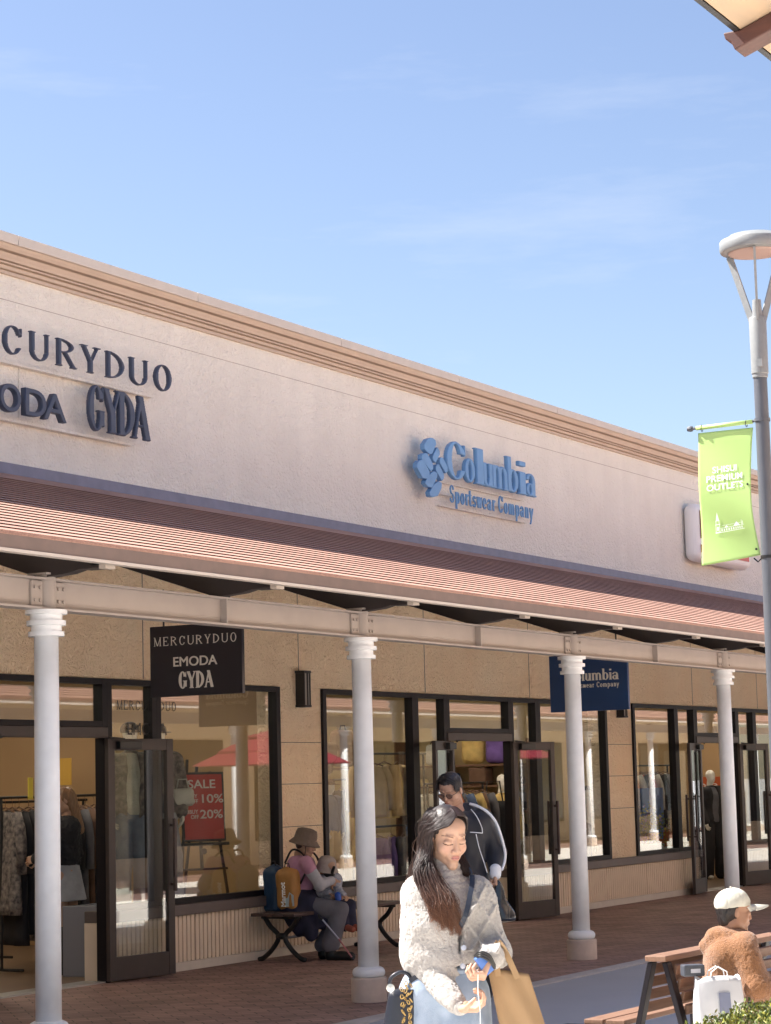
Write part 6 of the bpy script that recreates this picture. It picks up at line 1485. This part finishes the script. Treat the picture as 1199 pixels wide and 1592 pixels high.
rack(22.2, 23.6, 13.9, 1.70, 'clothes rack of dark and mustard coats facing the open second shop door')
for i, (kx, L_) in enumerate((('blk',.8),('gry',.85),('blk',.9),('yel',.95))):
    hang(garment(kx, L_, .52, 70+i, .6), 22.75+.27*i, 13.9, 1.685, R(20), '%s coat, %s from the left facing the second shop door' % (names[kx], ord_[i]), g2)
mannequin((26.0, 13.05, .0), R(-35), 'mannequin in a mustard jacket with a black bag inside the second shop door', 'yel', 'blk', None, 1.0, jacket='yel')
bt_ = empty('black_tote', (25.35, 12.85, .78), R(-50), 'large flat black tote hanging inside the second shop door', 'tote bag')
q = MB(); rings = [[(.26*(1-.1*(i/5))*math.copysign(abs(math.cos(a))**.4,math.cos(a)), .05*math.copysign(abs(math.sin(a))**.5,math.sin(a)), .60*i/5) for a in [2*math.pi*j/20 for j in range(20)]] for i in range(6)]; q.loft(rings); q.build('bag_body', M_c['blk'], bt_, smooth=True)
q = MB(); q.tube([(-.12,0,.58),(-.08,0,.85),(.08,0,.85),(.12,0,.58)], .010, 8); q.build('handle', M_black, bt_)
q = MB(); q.box(-.5,.5,-.3,.3,0,.68); o = q.build('counter', mat('counter_white', (.55,.50,.44), .5), None, bevel=.006); o.location = (25.45,12.75,.004); tag(o, 'pale counter just inside the second shop door', 'counter')
rack(23.6, 25.2, 12.9, 1.62, 'clothes rack behind the right window of the second shop')
for i, kx in enumerate(['wht','tan','org','gry','blu','yel','brn','gry']):
    hang(garment(kx, .68+.1*(i%3), .46, 80+i, .5), 23.75+i*.19, 12.9, 1.605, R(60+8*(i%3)), '%s top, %s from the left in the right window rack' % (names[kx], ord_[i]), g2)
mannequin((26.5, 12.05, .50), R(-30), 'small mannequin in a white shirt with a dark cap by a window', 'wht', 'gry', 'blk', .60)
# ---- third shop
g3 = 'clothes hanging in the third shop'
rack(29.0, 30.9, 12.7, 1.80, 'clothes rack behind the left window of the third shop')
for i, kx in enumerate(['red','wht','blk','red','wht','blk','gry','wht']):
    hang(garment(kx, .55+.12*(i%3), .44, 90+i, .5), 29.2+i*.21, 12.7, 1.785, R(64+7*(i%3)), '%s shirt, %s from the left on the rail of the third shop' % (names[kx], ord_[i]), g3)
rack(30.6, 33.2, 13.9, 1.5, 'clothes rack deeper inside the third shop')
for i, kx in enumerate(['org','brn','gry','blu','org','yel','blk','red','gry','blk']):
    hang(garment(kx, .7+.12*(i%3), .46, 110+i, .5), 30.8+i*.24, 13.9, 1.485, R(58+7*(i%3)), '%s garment, %s from the left on the deeper rack of the third shop' % (names[kx], ord_[i]), g3)
q = MB(); q.box(-.34,.34,-.02,.02,-.36,.36); o = q.build('blue_board', mat('blue_board', (.08,.17,.45), .5), None, bevel=.004); o.location = (28.85,12.2,1.12); o.rotation_euler = (0,0,R(-15)); tag(o, 'plain blue display board behind the left window of the third shop', 'board')
pl = empty('flower_pot', (28.55, 12.08, .45), 0, 'potted flowers in a white square pot behind the window of the third shop', 'plant')
q = MB(); q.loft([[(-.14,-.14,0),(.14,-.14,0),(.14,.14,0),(-.14,.14,0)],[(-.17,-.17,.26),(.17,-.17,.26),(.17,.17,.26),(-.17,.17,.26)]]); q.build('pot', M_white, pl, bevel=.01)
rs = np.random.RandomState(4); N = 900; P = rs.randn(N,3)*np.array((.13,.13,.12))+np.array((0,0,.50)); P[:,2] = np.abs(P[:,2]-.24)+.24
D = rs.randn(N,3); D /= np.linalg.norm(D,axis=1,keepdims=True); S_ = np.cross(D, rs.randn(N,3)); S_ /= np.linalg.norm(S_,axis=1,keepdims=True); v = np.stack([P,P+D*.02+S_*.014,P+D*.045,P+D*.02-S_*.014],1).reshape(-1,3)
C = np.array(((.20,.25,.06),(.6,.5,.08),(.35,.25,.5),(.12,.16,.05)))[rs.choice(4,N,p=[.4,.2,.2,.2])]; C = np.repeat(C,4,0); np_mesh('foliage', [(v,np.arange(4*N).reshape(N,4))], M_leaf, pl, lambda v_: C, smooth=False)
bx_ = empty('orange_bin', (29.25, 12.12, .45), 0, 'orange cylindrical container beside the flower pot in the third shop window', 'container')
q = MB(); q.lathe((0,0,0), [(.10,0),(.11,.01),(.115,.42),(.10,.43),(.10,.40),(0,.39)], 24); sharp_smooth(q.build('body', M_c['org'], bx_)); q = MB(); q.lathe((0,0,0), [(.117,.16),(.117,.20)], 24); q.build('band', M_white, bx_)
o = note(33.7, 13.2, 1.48, .75, .26, (.50,.10,.03), 'orange-red sign board hanging inside the third shop door', R(-30))
t_ = sans('ole', .12, .004, M_wp, o, (-.20,-.008,-.05), w_=.4)
mannequin((33.1, 12.9, .0), R(-30), 'mannequin in a dark coat just inside the third shop door', 'gry', 'blk', None, 1.0, jacket='blk')

# ---------------------------------------------------------------- shopper behind the first column
J = dict(pel=(0,.02,.92), neck=(.0,-.01,1.40), yaw=-60, build=.92, shL=(-.08,-.12,1.33), elL=(-.10,-.20,1.08), wrL=(-.22,-.20,1.05), shR=(.05,.15,1.33), elR=(.06,.20,1.08), wrR=(-.10,.12,1.05),
    hiL=(-.03,-.06,.88), knL=(-.03,-.08,.47), anL=(.0,-.06,.07), toL=(-.13,-.12,.03), hiR=(.03,.08,.88), knR=(.05,.08,.47), anR=(.07,.10,.07), toR=(-.06,.05,.03))
HMs = xf((-.01,-.02,1.555), -70, 12, 0, .95)
sh = body_mesh('person', (16.02, 12.5, 0.003), J, [(HMs, head_prims(.97))], [(hand_M(J['wrL'],(-1,0,-.2),(0,1,-.3)), hand_prims(40,1,30,-1)), (hand_M(J['wrR'],(-1,0,-.2),(0,-1,-.3)), hand_prims(40,1,30,1))],
    'long haired shopper in a dark fur jacket, mostly hidden by the first white column', hres=.0045, handres=.004, res=.014)
t_, _ = torso_g(J, .035); blob('fur_jacket', [t_]+arm(J,'L',.032)+arm(J,'R',.032), .009, M_c['blk'], sh, .03, lambda P: (vnoise(P,60,3)-.5)*.02, lambda P,D: np.maximum(D, .98-P[...,2]))
blob('skirt', [('c',(0,.02,.94),(0,.02,.66),.13,.19)], .012, M_c['lg'], sh, .02, cloth_disp(.006,12,3), lambda P,D: np.maximum(D, .66-P[...,2]))
blob('boot', [limb(J['anL'],Vector(J['knL'])+Vector((0,0,-.08)),.05,.062)]+shoe_prims(J['anL'],J['toL']), .010, M_black, sh); blob('boot', [limb(J['anR'],Vector(J['knR'])+Vector((0,0,-.08)),.05,.062)]+shoe_prims(J['anR'],J['toR']), .010, M_black, sh)
blob('hair', [('g',HMs,[('e',(0,.03,.045),(.082,.092,.088)),('c',(0,.06,.0),(0,.10,-.30),.075,.045)],.02,.03)], .006, mat('light_brown_hair', (.24,.13,.07), .45, var=.3, vs=40, stretch=(3,3,.3)), sh, .01, lambda P: (vnoise(P,np.array((90,90,8)),3)-.5)*.012)
